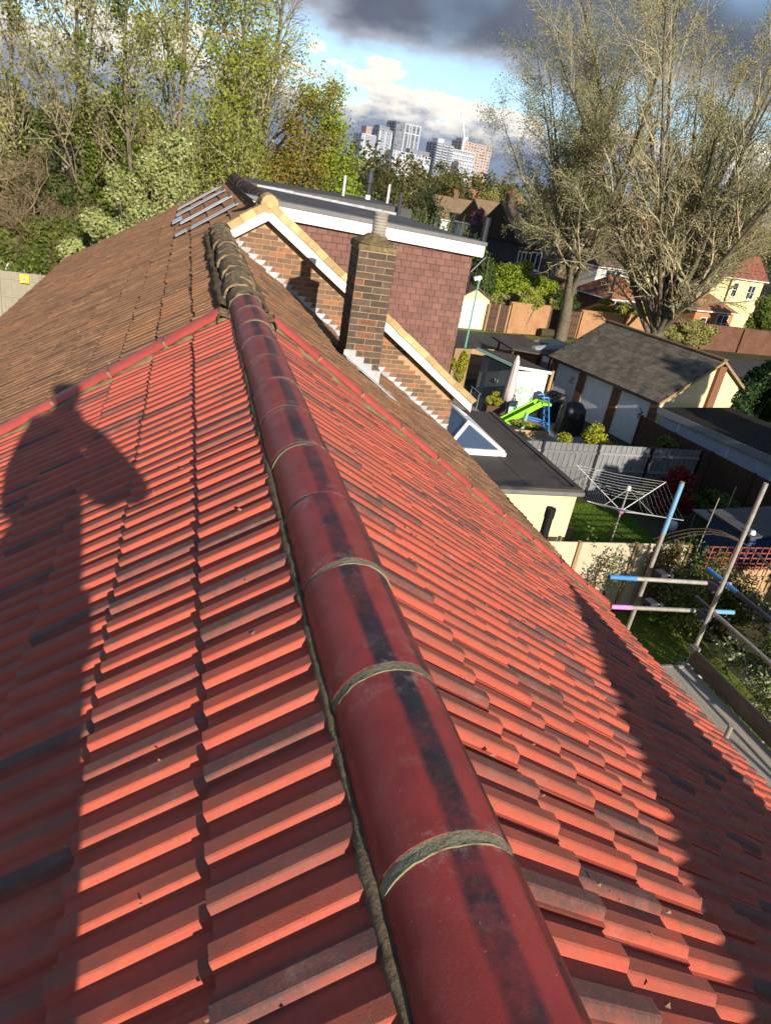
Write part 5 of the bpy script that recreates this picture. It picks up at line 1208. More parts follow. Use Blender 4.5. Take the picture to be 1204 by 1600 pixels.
# black tarpaulin and boards between shed and garage
t2 = thing('lean_to', 'dark sagging lean-to roof sheet between the mint shed and the slate garage', 'roof sheet', (16.2, 31.0, 0))
m = MB(); m.prism([(14.6, 30.4, 1.95), (17.2, 30.6, 1.75), (17.8, 33.0, 1.9), (14.4, 32.6, 2.0)], (0, 0, .07)); m.build('sheet', M['felt_ext'], t2)
for x, y in ((14.8, 30.7), (17.0, 30.9), (17.4, 32.8), (14.8, 32.4)): m = MB(); m.beam((x, y, 0), (x, y, 1.9), .08, .08, (0, 1, 0)); m.build('post', M['wood_brown'], t2)
m = MB(); m.tube((16.1, 31.2, 1.93), (18.2, 32.2, 2.0), .17, .20, n=10); m.build('rolled_sheet', M['lead_grey'], None, 'rolled grey sheeting lying along the lean-to by the garage eave', 'sheeting', origin=(17, 31.7, 1.8))
m = MB(); m.obox((18.0, 33.2, 1.95), (.75, .15, .1), (-.1, .35, .05), (0, 0, .05)); m.build('panel_sheet', M['steel'], None, 'pale metal sheet leaning above the lean-to behind the slate roof corner', 'sheet', origin=(18, 33.2, 1.8))
F = Fr((16.95, 21.75), math.atan2(-.974, .228) + math.pi / 2)
t = thing('flat_outbuilding', 'pale blue outbuilding with dark flat roof in front of the garage gable', 'outbuilding', (16.95, 21.75, 0))
FB = Fr((16.95, 21.75), GA)
m = MB(); FB.box(m, .1, 3.9, -6.2, -.1, 0, 2.05); m.build('wall', M['render_blue'], t)
m = MB(); FB.box(m, -.12, 4.1, -6.4, .0, 2.06, 2.20); m.build('flat_roof', M['felt_shade'], t)
m = MB(); FB.box(m, -.16, -.125, -6.42, .02, 1.98, 2.22); m.build('fascia_board', M['lead_grey'], t)
for b_ in (-1.0, -3.2, -5.0): m = MB(); FB.box(m, .06, .1, b_, b_ + .08, .6, 1.9); m.build('wall_batten', M['white'], t)

# ================================================================== gardens
board_fence('garden_fence', 'weathered grey board fence with black post across the back garden', (8.30, 18.1), (16.4, 18.35), 1.78, 'wood_grey', 'black', 4, .10)
board_fence('garden_fence', 'shaded brown waney panel fence along the pale blue outbuilding', (16.35, 21.9), (17.5, 13.0), 1.75, 'wood_brown', 'wood_brown', 5, .14, horiz=True, rail=False)
board_fence('garden_fence', 'cream slatted panel fence below the lawn, dappled with shrub shadows', (6.6, 11.75), (11.0, 11.75), 1.75, 'cream_board', 'wood_tan', 3, .16, horiz=True, rail=False)
board_fence('garden_fence', 'tan vertical board fence under the rust red trellis', (11.2, 11.3), (15.2, 11.3), 1.45, 'wood_tan', 'wood_tan', 2, .12)
t = thing('trellis', 'rust red square trellis over the tan fence at the right edge', 'trellis', (11.2, 11.25, 1.4))
for k in range(21):
    m = MB(); m.box(11.1 + k * .2, 11.13 + k * .2, 11.22, 11.24, 1.40, 2.02); m.build('slat', M['trellis'], t)
for k in range(5):
    m = MB(); m.box(11.05, 15.2, 11.242, 11.26, 1.42 + k * .14, 1.45 + k * .14); m.build('slat', M['trellis'], t)
board_fence('front_fence', 'pale boarded fence with a yellow sign at the far left, before the dark hedge', (-13, 33.9), (-4.8, 34.2), 2.15, 'wood_pale', 'wood_pale', 5, .13)
m = MB(); m.box(-7.20, -6.86, 33.84, 33.86, 1.78, 2.12); sg = m.build('warning_sign', M['yellow_sign'], None, 'small square yellow sign on the pale boarded fence', 'sign', origin=(-7.0, 33.85, 1.78))
m = MB(); m.add([(-7.13, 33.835, 1.87), (-6.93, 33.835, 1.87), (-7.03, 33.835, 2.05)], [(0, 1, 2)]); m.build('sign_mark', M['tape_pink'], sg, fix=False)
t = thing('caravan', 'white caravan roof showing over the pale boarded fence', 'caravan', (-7.2, 36.2, 0))
m = MB(); m.prism([(-8.9, 35.6, .4), (-5.6, 35.6, .4), (-5.5, 35.6, 2.1), (-6.1, 35.6, 2.42), (-8.4, 35.6, 2.46), (-8.95, 35.6, 2.1)], (0, 1.2, 0)); m.build('body', M['white'], t)
m = MB(); m.box(-7.6, -6.9, 36.0, 36.5, 2.43, 2.56); m.build('roof_vent', M['lead'], t)
m = MB(); m.tube((-7.2, 35.7, .33), (-7.2, 35.9, .33), .32, n=14); m.tube((-7.2, 36.5, .33), (-7.2, 36.7, .33), .32, n=14); m.build('wheels', M['black'], t)

# grey and mint shed
SA_ = R(14); F = Fr((13.35, 26.9), SA_); t = thing('garden_shed', 'garden shed with shaded grey doors and sunlit pale mint side', 'shed', (13.35, 26.9, 0))
m = MB(); F.box(m, .02, 1.75, .02, 2.6, 0, 1.78); m.build('wall', M['shed_grey'], t)
m = MB()
for k in range(13): F.box(m, .02, 1.77, -.012 - .004 * (k % 2), .02, .05 + k * .134, .05 + k * .134 + .128)
m.build('side_boards', M['shed_mint'], t)
for k in range(2):
    m = MB(); F.box(m, -.02, .02, .35 + k * .85, 1.16 + k * .85, .06, 1.68); d = m.build('door', M['shed_grey'], t)
    m = MB(); p = F.p(-.05, 1.10 + k * .17, .95); m.tube(p, p + np.array([0, 0, .14]), .018, n=6); m.build('handle', M['steel'], d)
m = MB(); m.prism([F.p(-.22, -.12, 1.98), F.p(1.9, -.12, 1.76), F.p(1.9, -.12, 1.82), F.p(-.22, -.12, 2.06)], F.v * 2.9); m.build('roof', M['felt_ext'], t)
m = MB(); m.beam(F.p(-.22, -.14, 2.0), F.p(1.9, -.14, 1.78), .03, .12); m.build('fascia_board', M['white'], t)
m = MB(); m.beam(F.p(-.25, -.14, 2.0), F.p(-.25, 2.8, 2.0), .04, .12); m.build('eave_board', M['mint'], t)
m = MB(); p = F.p(1.86, -.16, 0); m.beam(p, p + np.array([0, 0, 1.9]), .10, .10, (0, 1, 0)); m.build('corner_post', M['wood_tan'], t)
m = MB(); F2 = Fr((12.2, 29.6), SA_); F2.box(m, -.9, 0, 0, .05, 0, 1.95); p_ = m.build('garden_fence', M['wood_tan'], None, 'tan fence panel with climbing plant beside the dormer edge', 'fence', origin=(12.0, 29.6, 0))
board_fence('garden_fence', 'low pale tan fence run behind the garden shed roof', (12.3, 31.3), (17.6, 32.9), 1.55, 'wood_tan', 'wood_tan', 3, .12)
leafy('climber', 'green climbing plant on the tan panel beside the dormer edge', (11.6, 29.4, 0), bl((11.6, 29.45, 1.15), (.45, .22, .85), 12, 201, .42), 2200, .085, LF['yellow'], 201, 'plant', trunk=.02)
# lattice gate panel against the shed
t = thing('lattice_panel', 'mint green crossed lattice panel leaning on the shed side', 'panel', (13.0, 26.3, 0))
def lp(a, z): return np.array([13.05 + a * .97, 26.2 + a * .24 + z * .2, .12 + z])
m = MB()
for p, q in (((0, 0), (1.15, 0)), ((0, 1.15), (1.15, 1.15)), ((0, 0), (0, 1.15)), ((1.15, 0), (1.15, 1.15)), ((.58, 0), (.58, 1.15)), ((0, .38), (1.15, .38)), ((0, .77), (1.15, .77))): m.beam(lp(*p), lp(*q), .07, .05, (0, -1, .2))
m.build('frame', M['mint'], t)
for i in range(2):
    for j in range(3):
        x0, z0_ = .04 + i * .575, .04 + j * .38; m = MB(); m.beam(lp(x0, z0_), lp(x0 + .5, z0_ + .30), .05, .02, (0, -1, .2)); m.beam(lp(x0, z0_ + .30), lp(x0 + .5, z0_), .05, .018, (0, -1.05, .2)); m.build('cross_bar', M['mint'], t)
m = MB(); m.prism([lp(.02, .02) + [0, .03, 0], lp(1.13, .02) + [0, .03, 0], lp(1.13, 1.13) + [0, .03, 0], lp(.02, 1.13) + [0, .03, 0]], (0, .012, 0)); m.build('backing_board', M['shed_mint'], t)
# closed parasol
t = thing('parasol', 'closed dusty pink parasol on a pole in front of the shed corner', 'parasol', (12.9, 26.3, 0))
m = MB(); m.tube((12.9, 26.3, 0), (12.9, 26.3, 2.62), .022, n=8); m.build('pole', M['steel'], t)
V = []; FF = []; n_ = 16; r = np.random.default_rng(5)
for j, (rr, z) in enumerate(((.05, 2.58), (.11, 2.3), (.15, 1.7), (.19, 1.1), (.21, .66), (.12, .62))):
    for i in range(n_):
        a = 2 * math.pi * i / n_; q = rr * (1 + .30 * (1 if i % 2 else -1)) + r.normal(0, .006); V.append((q * math.cos(a), q * math.sin(a), z))
for j in range(5): FF += [(j*n_+i, j*n_+(i+1) % n_, (j+1)*n_+(i+1) % n_, (j+1)*n_+i) for i in range(n_)]
link('canopy', raw_mesh('canopy', V, FF, M['parasol'], smooth=True), t)
m = MB(); m.lathe((12.9, 26.3, 0), [(.26, 0), (.26, .07), (.06, .12), (.04, .3)], 14); m.build('base', M['dark_metal'], t)
m = MB(); m.lathe((12.9, 26.3, 1.12), [(.185, -.03), (.195, 0), (.185, .03)], 12); m.build('tie', M['parasol'], t)
# lime slide with blue ladder
t = thing('slide', 'lime green garden slide with sea-green leg and blue ladder', 'slide', (13.0, 24.2, 0))
a_, b_ = np.array([11.95, 24.5, .16]), np.array([13.35, 24.3, 1.20]); d_ = norm(b_ - a_); s_ = np.array([.14, .99, 0.]); s_ = norm(s_ - d_ * (s_ @ d_)); n2 = np.cross(d_, s_); n2 = n2 if n2[2] > 0 else -n2
m = MB(); Lc = np.linalg.norm(b_ - a_)
m.obox((a_ + b_) / 2, d_ * Lc / 2, s_ * .22, n2 * .025)
for sg_ in (-1, 1): m.obox((a_ + b_) / 2 + s_ * .23 * sg_ + n2 * .07, d_ * Lc / 2, s_ * .022, n2 * .11)
m.obox(a_ - np.array([.18, -.03, .03]), np.array([.2, 0, 0]), np.array([0, .23, 0]), np.array([0, 0, .035])); m.obox(b_ + np.array([.17, 0, .05]), np.array([.2, 0, 0]), np.array([0, .24, 0]), np.array([0, 0, .05])); m.build('chute', M['lime'], t)
m = MB(); m.tube((12.62, 23.95, .02), (12.78, 24.1, .86), .085, .07, n=10); m.build('leg', M['teal'], t)
lad = MB()
for y_ in (24.05, 24.5): lad.tube((13.95, y_, 0), (13.50, y_, 1.55), .035, n=8)
for k in range(5): f_ = .12 + k * .17; lad.tube((13.95 - .45 * f_, 24.05, 1.55 * f_), (13.95 - .45 * f_, 24.5, 1.55 * f_), .028, n=8)
lad.tube((13.80, 24.05, .45), (12.75, 24.1, .62), .03, n=8); lad.tube((13.80, 24.5, .45), (12.75, 24.45, .62), .03, n=8); lad.tube((13.5, 24.05, 1.55), (13.25, 24.1, 1.5), .03, n=8); lad.tube((13.5, 24.5, 1.55), (13.25, 24.5, 1.5), .03, n=8); lad.build('ladder', M['blue'], t)
# covered barbecue: draped lumpy cover
def draped(name, label, c, w, d, h, seed, cat):
    r = np.random.default_rng(seed); V = []; FF = []; n = 26; lv = [(.02, 1.10), (.25, 1.02), (.55, .98), (.80, .97), (.93, .90), (1.0, .62), (1.02, .05)]
    for f, s in lv:
        for i in range(n):
            a = 2 * math.pi * i / n; q = max(abs(math.cos(a)), abs(math.sin(a))); k = (1 / q) ** .7; fold = 1 + .07 * math.sin(a * 9 + seed) * (1.1 - f)
            V.append((w * s * math.cos(a) * k * fold + r.normal(0, .012), d * s * math.sin(a) * k * fold + r.normal(0, .02), h * (f + .10 * math.sin(a * 2 + seed) * f) + r.normal(0, .015)))
    m_ = len(lv)
    for j in range(m_ - 1): FF += [(j*n+i, j*n+(i+1) % n, (j+1)*n+(i+1) % n, (j+1)*n+i) for i in range(n)]
    FF.append(tuple(range((m_-1)*n, m_*n)))
    return tag(link(name, raw_mesh(name, V, FF, M['cover'], smooth=True), loc=c), label, cat)
draped('covered_barbecue', 'big black vinyl-covered barbecue standing against the white garage wall', (15.0, 24.5, 0), .50, .42, 1.22, 1, 'barbecue')
draped('covered_furniture', 'smaller black covered garden furniture stacked behind the barbecue', (15.05, 26.1, 0), .48, .40, 1.15, 4, 'garden furniture')
# planters and bed
def planter(name, label, c, w, d, h, mat, leaf, seed, hh):
    t = thing(name, label, 'planter', c); x, y, z = c; m = MB()
    for x0, x1, y0, y1 in ((x-w/2, x+w/2, y-d/2, y-d/2+.04), (x-w/2, x+w/2, y+d/2-.04, y+d/2), (x-w/2, x-w/2+.04, y-d/2+.041, y+d/2-.041), (x+w/2-.04, x+w/2, y-d/2+.041, y+d/2-.041)): m.box(x0, x1, y0, y1, z, z + h)
    m.build('box', M[mat], t); m = MB(); m.box(x-w/2+.041, x+w/2-.041, y-d/2+.041, y+d/2-.041, z, z + h - .04); m.build('soil', M['earth'], t)
    r = np.random.default_rng(seed); P_, N_ = blob_points(r, bl((x, y, z + h + hh * .4), (w * .42, d * .35, hh * .5), 9, seed, .4), 900); V, F_ = leaf_quads(P_, .075, r, N_, .9); leaf_obj('plants', V, F_, LF[leaf], t, r); return t
planter('planter', 'brown wooden planter full of yellow-green plants below the grey shed doors', (12.35, 26.3, 0), .85, .5, .42, 'wood_brown', 'yellow', 211, .55)
planter('raised_bed', 'pale timber raised bed beneath the lime slide', (12.85, 24.0, 0), 1.7, .7, .26, 'wood_tan', 'spring', 212, .35)
m = MB(); m.box(11.5, 11.54, 26.2, 26.24, 0, .85); m.box(11.5, 11.54, 27.1, 27.14, 0, .85); m.box(11.49, 11.55, 26.1, 27.2, .85, .89); m.box(11.50, 11.53, 26.24, 27.1, .40, .44); m.build('handrail', M['wood_grey'], None, 'low grey timber rail beside the extension roof edge', 'rail', origin=(11.5, 26.6, 0))
leafy('yellow_shrub', 'yellow-green shrub behind the grey fence, nearer the slide', (12.7, 21.0, 0), bl((12.7, 21.0, .72), (.42, .35, .5), 9, 221, .42), 1700, .08, LF['yellow'], 221, 'shrub', trunk=.02)
leafy('yellow_shrub', 'larger yellow-green shrub behind the grey fence, below the covered barbecue', (13.9, 20.7, 0), bl((13.9, 20.7, .9), (.62, .4, .72), 11, 222, .42), 2600, .08, LF['yellow'], 222, 'shrub', trunk=.02)
leafy('green_shrub', 'dark green shrub under the garage eave at the brown fence end', (16.0, 19.6, 0), bl((16.0, 19.6, 1.0), (.6, .45, .8), 10, 223, .42), 2200, .09, LF['ivy'], 223, 'shrub', trunk=.02)
leafy('grey_shrub', 'grey-leaved shrub in front of the grey fence, half in shadow', (13.9, 17.2, 0), bl((13.9, 17.2, .75), (.7, .4, .65), 11, 224, .42), 2600, .08, LF['olive'], 224, 'shrub', trunk=.02)
leafy('red_shrub', 'crimson-leaved shrub behind the rotary washing line', (14.4, 16.6, 0), bl((14.4, 16.6, .95), (.8, .5, .75), 13, 225, .4), 3600, .09, LF['redleaf'], 225, 'shrub', trunk=.025)
leafy('green_shrub', 'low green plants along the foot of the brown fence in deep shade', (16.0, 16.6, 0), bl((16.0, 16.2, .5), (.9, 1.6, .5), 16, 226, .36), 4200, .09, LF['ivy'], 226, 'shrub', trunk=.02)
# rotary washing line
t = thing('rotary_washing_line', 'rotary washing line with four white arms standing on the lawn', 'washing line', (11.0, 14.5, 0))
c_ = np.array([11.0, 14.5, 0]); tilt = np.array([.0, 0, 0])
m = MB(); m.tube(c_, c_ + [0, 0, 1.95], .026, n=10); m.build('pole', M['steel'], t)
tips_ = [np.array([12.72, 15.25, 1.85]), np.array([9.42, 13.85, 1.80]), np.array([10.35, 16.15, 1.85]), np.array([11.65, 12.95, 1.80])]
hub = c_ + [0, 0, 1.25]; m = MB(); m.lathe(c_ + [0, 0, 1.18], [(.05, 0), (.075, .04), (.075, .12), (.04, .16)], 10); m.build('hub', M['tape_pink'], t)
m = MB(); m.lathe(c_ + [0, 0, 1.86], [(.04, 0), (.06, .03), (.05, .12), (.02, .14)], 10); m.build('top_hub', M['white'], t)
for p in tips_:
    m = MB(); m.tube(hub, p, .012, n=8); m.build('arm', M['white'], t)
    m = MB(); m.tube(c_ + [0, 0, 1.9], hub + (p - hub) * .55, .012, n=6); m.build('stay', M['steel'], t)
order = [0, 2, 1, 3]
for k in range(9):
    m = MB(); f = .38 + .62 * k / 8
    for i in range(4):
        a, b = hub + (tips_[order[i]] - hub) * f, hub + (tips_[order[(i + 1) % 4]] - hub) * f; mid = (a + b) / 2 - [0, 0, .04]
        m.tube(a, mid, .0035, n=4, caps=False); m.tube(mid, b, .0035, n=4, caps=False)
    m.build('line', M['line_wire'], t)
m = MB(); m.obox((9.35, 14.6, .55), (.30, .05, 0), (-.04, .2, 0), (0, 0, .16)); m.box(9.1, 9.14, 14.5, 14.7, 0, .4); m.box(9.56, 9.6, 14.5, 14.7, 0, .4); m.build('wooden_box', M['wood_tan'], None, 'tan wooden box on legs beside the extension corner', 'box', origin=(9.35, 14.6, 0))
# shaded garden corner: table, urn, bird bath, blue shed, canes
t = thing('garden_table', 'grey garden table in the deep shade of the back fence', 'table', (15.2, 15.4, 0))
m = MB(); m.box(14.6, 15.9, 15.0, 15.9, .70, .75); m.build('tabletop', M['paving'], t)
for x, y in ((14.7, 15.1), (15.8, 15.1), (14.7, 15.8), (15.8, 15.8)): m = MB(); m.box(x - .03, x + .03, y - .03, y + .03, 0, .70); m.build('leg', M['wood_grey'], t)
m = MB(); m.lathe((14.65, 13.9, 0), [(.20, 0), (.20, .08), (.09, .14), (.07, .36), (.16, .46), (.24, .62), (.22, .80), (.26, .86), (.20, .87)], 16); m.build('stone_urn', M['paving'], None, 'pale stone urn on a pedestal in the shaded garden corner', 'urn', origin=(14.65, 13.9, 0), smooth=True)
m = MB(); m.lathe((14.1, 15.9, 0), [(.12, 0), (.15, .12), (.13, .26), (.09, .3)], 12); m.build('flower_pot', M['white'], None, 'small pale flower pot near the garden table', 'pot', origin=(14.1, 15.9, 0), smooth=True)
F = Fr((13.05, 12.15), R(3)); t = thing('blue_shed', 'navy blue boarded shed with grey felt roof at the right edge', 'shed', (13.05, 12.15, 0))
m = MB(); F.box(m, 0, 2.6, 0, 1.3, 0, 1.78); m.build('wall', M['blue_shed'], t)
for k in range(18): m = MB(); F.box(m, .01 + k * .144, .145 + k * .144, -.02, -.002, .04, 1.76); m.build('board', M['blue_shed'], t)
m = MB()
for a0, z0_, a1, z1_ in ((-.12, 1.80, 2.72, 1.98),): m.prism([F.p(a0, -.1, z0_), F.p(a1, -.1, z1_), F.p(a1, -.1, z1_ + .05), F.p(a0, -.1, z0_ + .05)], F.v * 1.5)
m.build('roof', M['felt'], t)
m = MB(); m.lathe((13.1, 12.2, 1.80), [(.05, 0), (.08, .05), (.08, .11), (.05, .16)], 12); m.build('ball_light', M['white'], None, 'small white globe light on the blue shed corner', 'light', origin=(13.1, 12.2, 1.8), smooth=True)
for i, (x, y, h_, lb) in enumerate(((12.75, 13.3, 2.3, 'tall thin cane standing left of the blue shed'), (13.75, 13.9, 2.4, 'thin cane rising behind the blue shed roof'))):
    m = MB(); m.tube((x, y, 0), (x + .05, y, h_), .016, n=6); m.build('cane', M['wood_pale'], None, lb, 'cane', origin=(x, y, 0))
m = MB(); m.tube((12.35, 12.6, 0), (12.35, 12.6, 1.25), .055, n=8); m.build('wooden_post', M['wood_tan'], None, 'short round wooden post before the blue shed', 'post', origin=(12.35, 12.6, 0))
# shrubs at the cream fence, rose arch hoops
def hoops():
    t = thing('garden_arch', 'bare bent-wood arch over the cream fence, draped with dry stems', 'arch', (10.6, 11.3, 0)); 
    for dy in (0, .12, .25):
        m = MB(); pts = [np.array([9.9 + 3.2 * f, 11.5 - 1.7 * f + dy, 1.5 + 1.05 * math.sin(math.pi * min(1, f * 1.05 + .12)) * (1 - .25 * f)]) for f in np.linspace(0, 1, 12)]; m.path(pts, .014, 5); m.build('hoop', M['bark_dark'], t)
    for x, y in ((9.9, 11.55), (13.1, 9.9)): m = MB(); m.tube((x, y, 0), (x, y, 1.9), .03, n=6); m.build('upright', M['bark_dark'], t)
    r = np.random.default_rng(9); P_, N_ = blob_points(r, bl((10.2, 11.35, 1.3), (.35, .25, .85), 10, 9, .4), 1500); V, F_ = leaf_quads(P_, .06, r); leaf_obj('dry_stems', V, F_, LF['brownbush'], t, r)
hoops()
SP_SHR = [(3, .15, .05, 8, .2, .5, .8, 25, 65, .5), (4, .2, .03, 7, .15, .4, .65, 25, 60, .4), (3, .25, 0, 4, .1, .4, .7, 25, 60, .4), (2, .3, 0, 0, 0, 0, 0, 0, 0, .5)]
branch_tree('fence_shrub', 'sparse twiggy shrub with small leaves trained on the cream fence, left part', (9.0, 11.45, 0), 231, SP_SHR, 1.25, .03, (M['bark_dark'], M['bark_dark']), LF['apple'], 1500, .055, spread=.05, stems=3, stem_spread=.3, cat='shrub')
branch_tree('fence_shrub', 'bushier twiggy shrub on the cream fence near the bent-wood arch', (10.5, 11.2, 0), 232, SP_SHR, 1.35, .035, (M['bark_dark'], M['bark_dark']), LF['apple'], 3200, .06, spread=.06, stems=4, stem_spread=.35, cat='shrub')
branch_tree('fence_shrub', 'low leafy shrub at the foot of the trellis fence, behind the scaffold rails', (11.4, 10.7, 0), 233, SP_SHR, 1.0, .03, (M['bark_dark'], M['bark_dark']), LF['spring'], 2600, .06, spread=.08, stems=4, stem_spread=.5, cat='shrub')
SP_APP = [(3, .12, .03, 8, .35, .6, .95, 30, 70, .5), (5, .2, .02, 9, .12, .4, .6, 30, 70, .35), (3, .25, .02, 6, .1, .4, .7, 25, 65, .4), (2, .3, .02, 0, 0, 0, 0, 0, 0, .5)]
def blossom(n, size, spread):
    def f(t, r):
        A = []
        for o in t.children:
            if o.name.startswith('twigs'):
                n_v = len(o.data.vertices); co = np.empty(n_v * 3, np.float32); o.data.vertices.foreach_get('co', co); A = co.reshape(-1, 3) + wl(t)
        A = A[r.integers(0, len(A), n)] + r.normal(0, spread, (n, 3)); P_ = (A[:, None, :] + r.normal(0, .035, (n, 5, 3))).reshape(-1, 3)
        V, F_ = leaf_quads(P_, size, r); leaf_obj('blossom', V, F_, LF['white'], t, r)
    return f
branch_tree('apple_tree', 'white-blossomed apple tree at the right edge below the scaffold rails', (10.6, 7.3, 0), 241, SP_APP, 1.9, .08, (M['bark_dark'], M['bark_dark']), LF['apple'], 9000, .06, spread=.07, extra=blossom(1900, .065, .03), stems=2, stem_spread=.2)
branch_tree('apple_tree', 'second white-blossomed apple tree behind the first, towards the trellis', (12.3, 9.2, 0), 242, SP_APP, 1.6, .08, (M['bark_dark'], M['bark_dark']), LF['apple'], 8000, .06, spread=.07, extra=blossom(1500, .065, .03), stems=2, stem_spread=.2)
# grass blades on the lawns
def grass(name, x0, x1, y0, y1, n, h, z, label):
    r = np.random.default_rng(int(n)); P_ = np.stack([r.uniform(x0, x1, n), r.uniform(y0, y1, n), np.full(n, z)], 1); d = r.normal(0, .35, (n, 3)); d[:, 2] = 1; d = norm(d); w = norm(np.cross(d, r.normal(size=(n, 3)))) * .006; H = (h * r.uniform(.5, 1.3, n))[:, None]
    V = np.stack([P_ - w, P_ + w, P_ + d * H], 1).reshape(-1, 3); F_ = np.arange(3 * n).reshape(-1, 3); tag(leaf_obj(name, V, F_, LF['grassblade'], None, r, (x0, y0, 0)), label, None, None, 'stuff')
grass('grass_blades', 8.3, 13.1, 14.4, 17.5, 30000, .06, .01, 'short green lawn grass around the washing line')
grass('grass_blades', 5.0, 10.8, 5.6, 11.5, 36000, .07, .01, 'shaggy grass below the scaffold')
grass('grass_blades', -14, -6.2, 28, 33.8, 16000, .09, .01, 'green grass before the pale boarded fence')

# ================================================================== scaffold along the rear eave
t = thing('scaffold', 'tube scaffold with taped guard rails and a plank deck along the rear eave', 'scaffold', (4.8, 4, 0))
DZ = 3.80
def standard(x, y, z1, band=None, lx=0, ly=0):
    m = MB(); m.tube((x, y, 0), (x + lx, y + ly, z1), .0242, n=14); s_ = m.build('standard', M['steel'], t)
    m = MB(); m.tube((x, y, 0), (x, y, .012), .08, n=8); m.build('base_plate', M['steel'], s_)
    if band:
        p, q = np.array([x, y, 0.]), np.array([x + lx, y + ly, z1]); a, b = p + (q - p) * (band[0] / z1), p + (q - p) * (band[1] / z1); m = MB(); m.tube(a, b, .0256, n=14); m.build('paint_band', M[band[2]], s_)
    return s_
standard(4.60, 5.62, 5.85, (5.24, 5.83, 'tape_teal'))
standard(5.24, 5.22, 6.05)
standard(5.24, 2.9, 5.05); standard(5.24, .6, 5.05); standard(5.24, -1.7, 5.05); standard(5.24, -4.0, 5.05)
standard(4.54, 3.85, 4.16); standard(4.62, 1.8, 5.2); standard(4.54, -.9, 4.16); standard(4.54, -3.2, 4.16)
def rail(p, q, bands=(), name='guard_rail', mat='steel'):
    p, q = np.array(p), np.array(q); L = np.linalg.norm(q - p); m = MB(); m.tube(p, q, .0242, n=14); o = m.build(name, M[mat], t)
    for a, b, c in bands: m = MB(); m.tube(p + (q - p) * (a / L), p + (q - p) * (b / L), .0258, n=14); m.build('tape_band', M[c], o)
rail((3.95, 5.42, 4.80), (5.50, 5.36, 4.75), [(.0, .33, 'tape_blue'), (1.22, 1.55, 'tape_pink')])
rail((4.10, 5.42, 4.42), (5.72, 5.36, 4.37), [(.02, .26, 'tape_pink'), (1.36, 1.62, 'tape_teal')])
rail((5.30, 5.55, 4.84), (5.30, -5.0, 4.84), [(.0, .5, 'tape_blue'), (.5, 1.6, 'dark_metal')]); rail((5.30, 5.55, 4.46), (5.30, -5.0, 4.46), [(.0, .3, 'dark_metal')])
rail((4.62, 1.9, 5.06), (4.62, -5, 5.06)); rail((4.80, 1.2, 5.30), (4.80, -5, 5.30)); rail((5.19, 5.30, DZ - .09), (5.19, -5.0, DZ - .09), name='ledger'); rail((4.60, 5.30, DZ - .09), (4.60, -5.0, DZ - .09), name='ledger')
for y in (5.0, 3.8, 2.6, 1.4, .2, -1.0, -2.2, -3.4): rail((4.02, y, DZ - .045), (5.36, y, DZ - .045), name='transom')
for x, y, z in ((4.63, 5.47, 4.79), (5.24, 5.28, 4.76), (4.64, 5.47, 4.41), (5.25, 5.28, 4.38), (5.27, 2.9, 4.84), (5.27, 2.9, 4.46), (5.20, 5.20, DZ - .09)):
    m = MB(); m.obox((x, y, z), (.052, .01, 0), (-.01, .055, 0), (0, 0, .05)); m.tube((x + .03, y - .03, z + .03), (x + .11, y - .05, z + .03), .014, n=6); m.tube((x - .03, y - .03, z - .03), (x - .09, y - .06, z - .03), .014, n=6); m.obox((x + .10, y - .05, z + .03), (.012, 0, 0), (0, .02, 0), (0, 0, .02)); m.build('coupler', M['dark_metal'], t)
for k in range(5):
    for j, (y0, y1) in enumerate(((1.25, 5.10), (-2.70, 1.24))):
        q = rng.normal(0, .012); m = MB(); m.box(4.07 + k * .212, 4.07 + k * .212 + .205, y0 + q, y1 + q, DZ + rng.normal(0, .003), DZ + .038 + rng.normal(0, .003)); o = m.build('board', M['board'], t)
        m = MB(); m.box(4.068 + k * .212, 4.07 + k * .212 + .207, y1 + q - .03, y1 + q + .002, DZ - .004, DZ + .0435); m.build('end_band', M['steel'], o)
m = MB(); m.box(5.135, 5.172, -3, 5.14, DZ + .045, DZ + .235); m.build('toe_board', M['toe'], t)
m = MB(); m.box(5.12, 5.20, 5.10, 5.20, DZ + .19, DZ + .26); m.build('toe_clip', M['steel'], t)

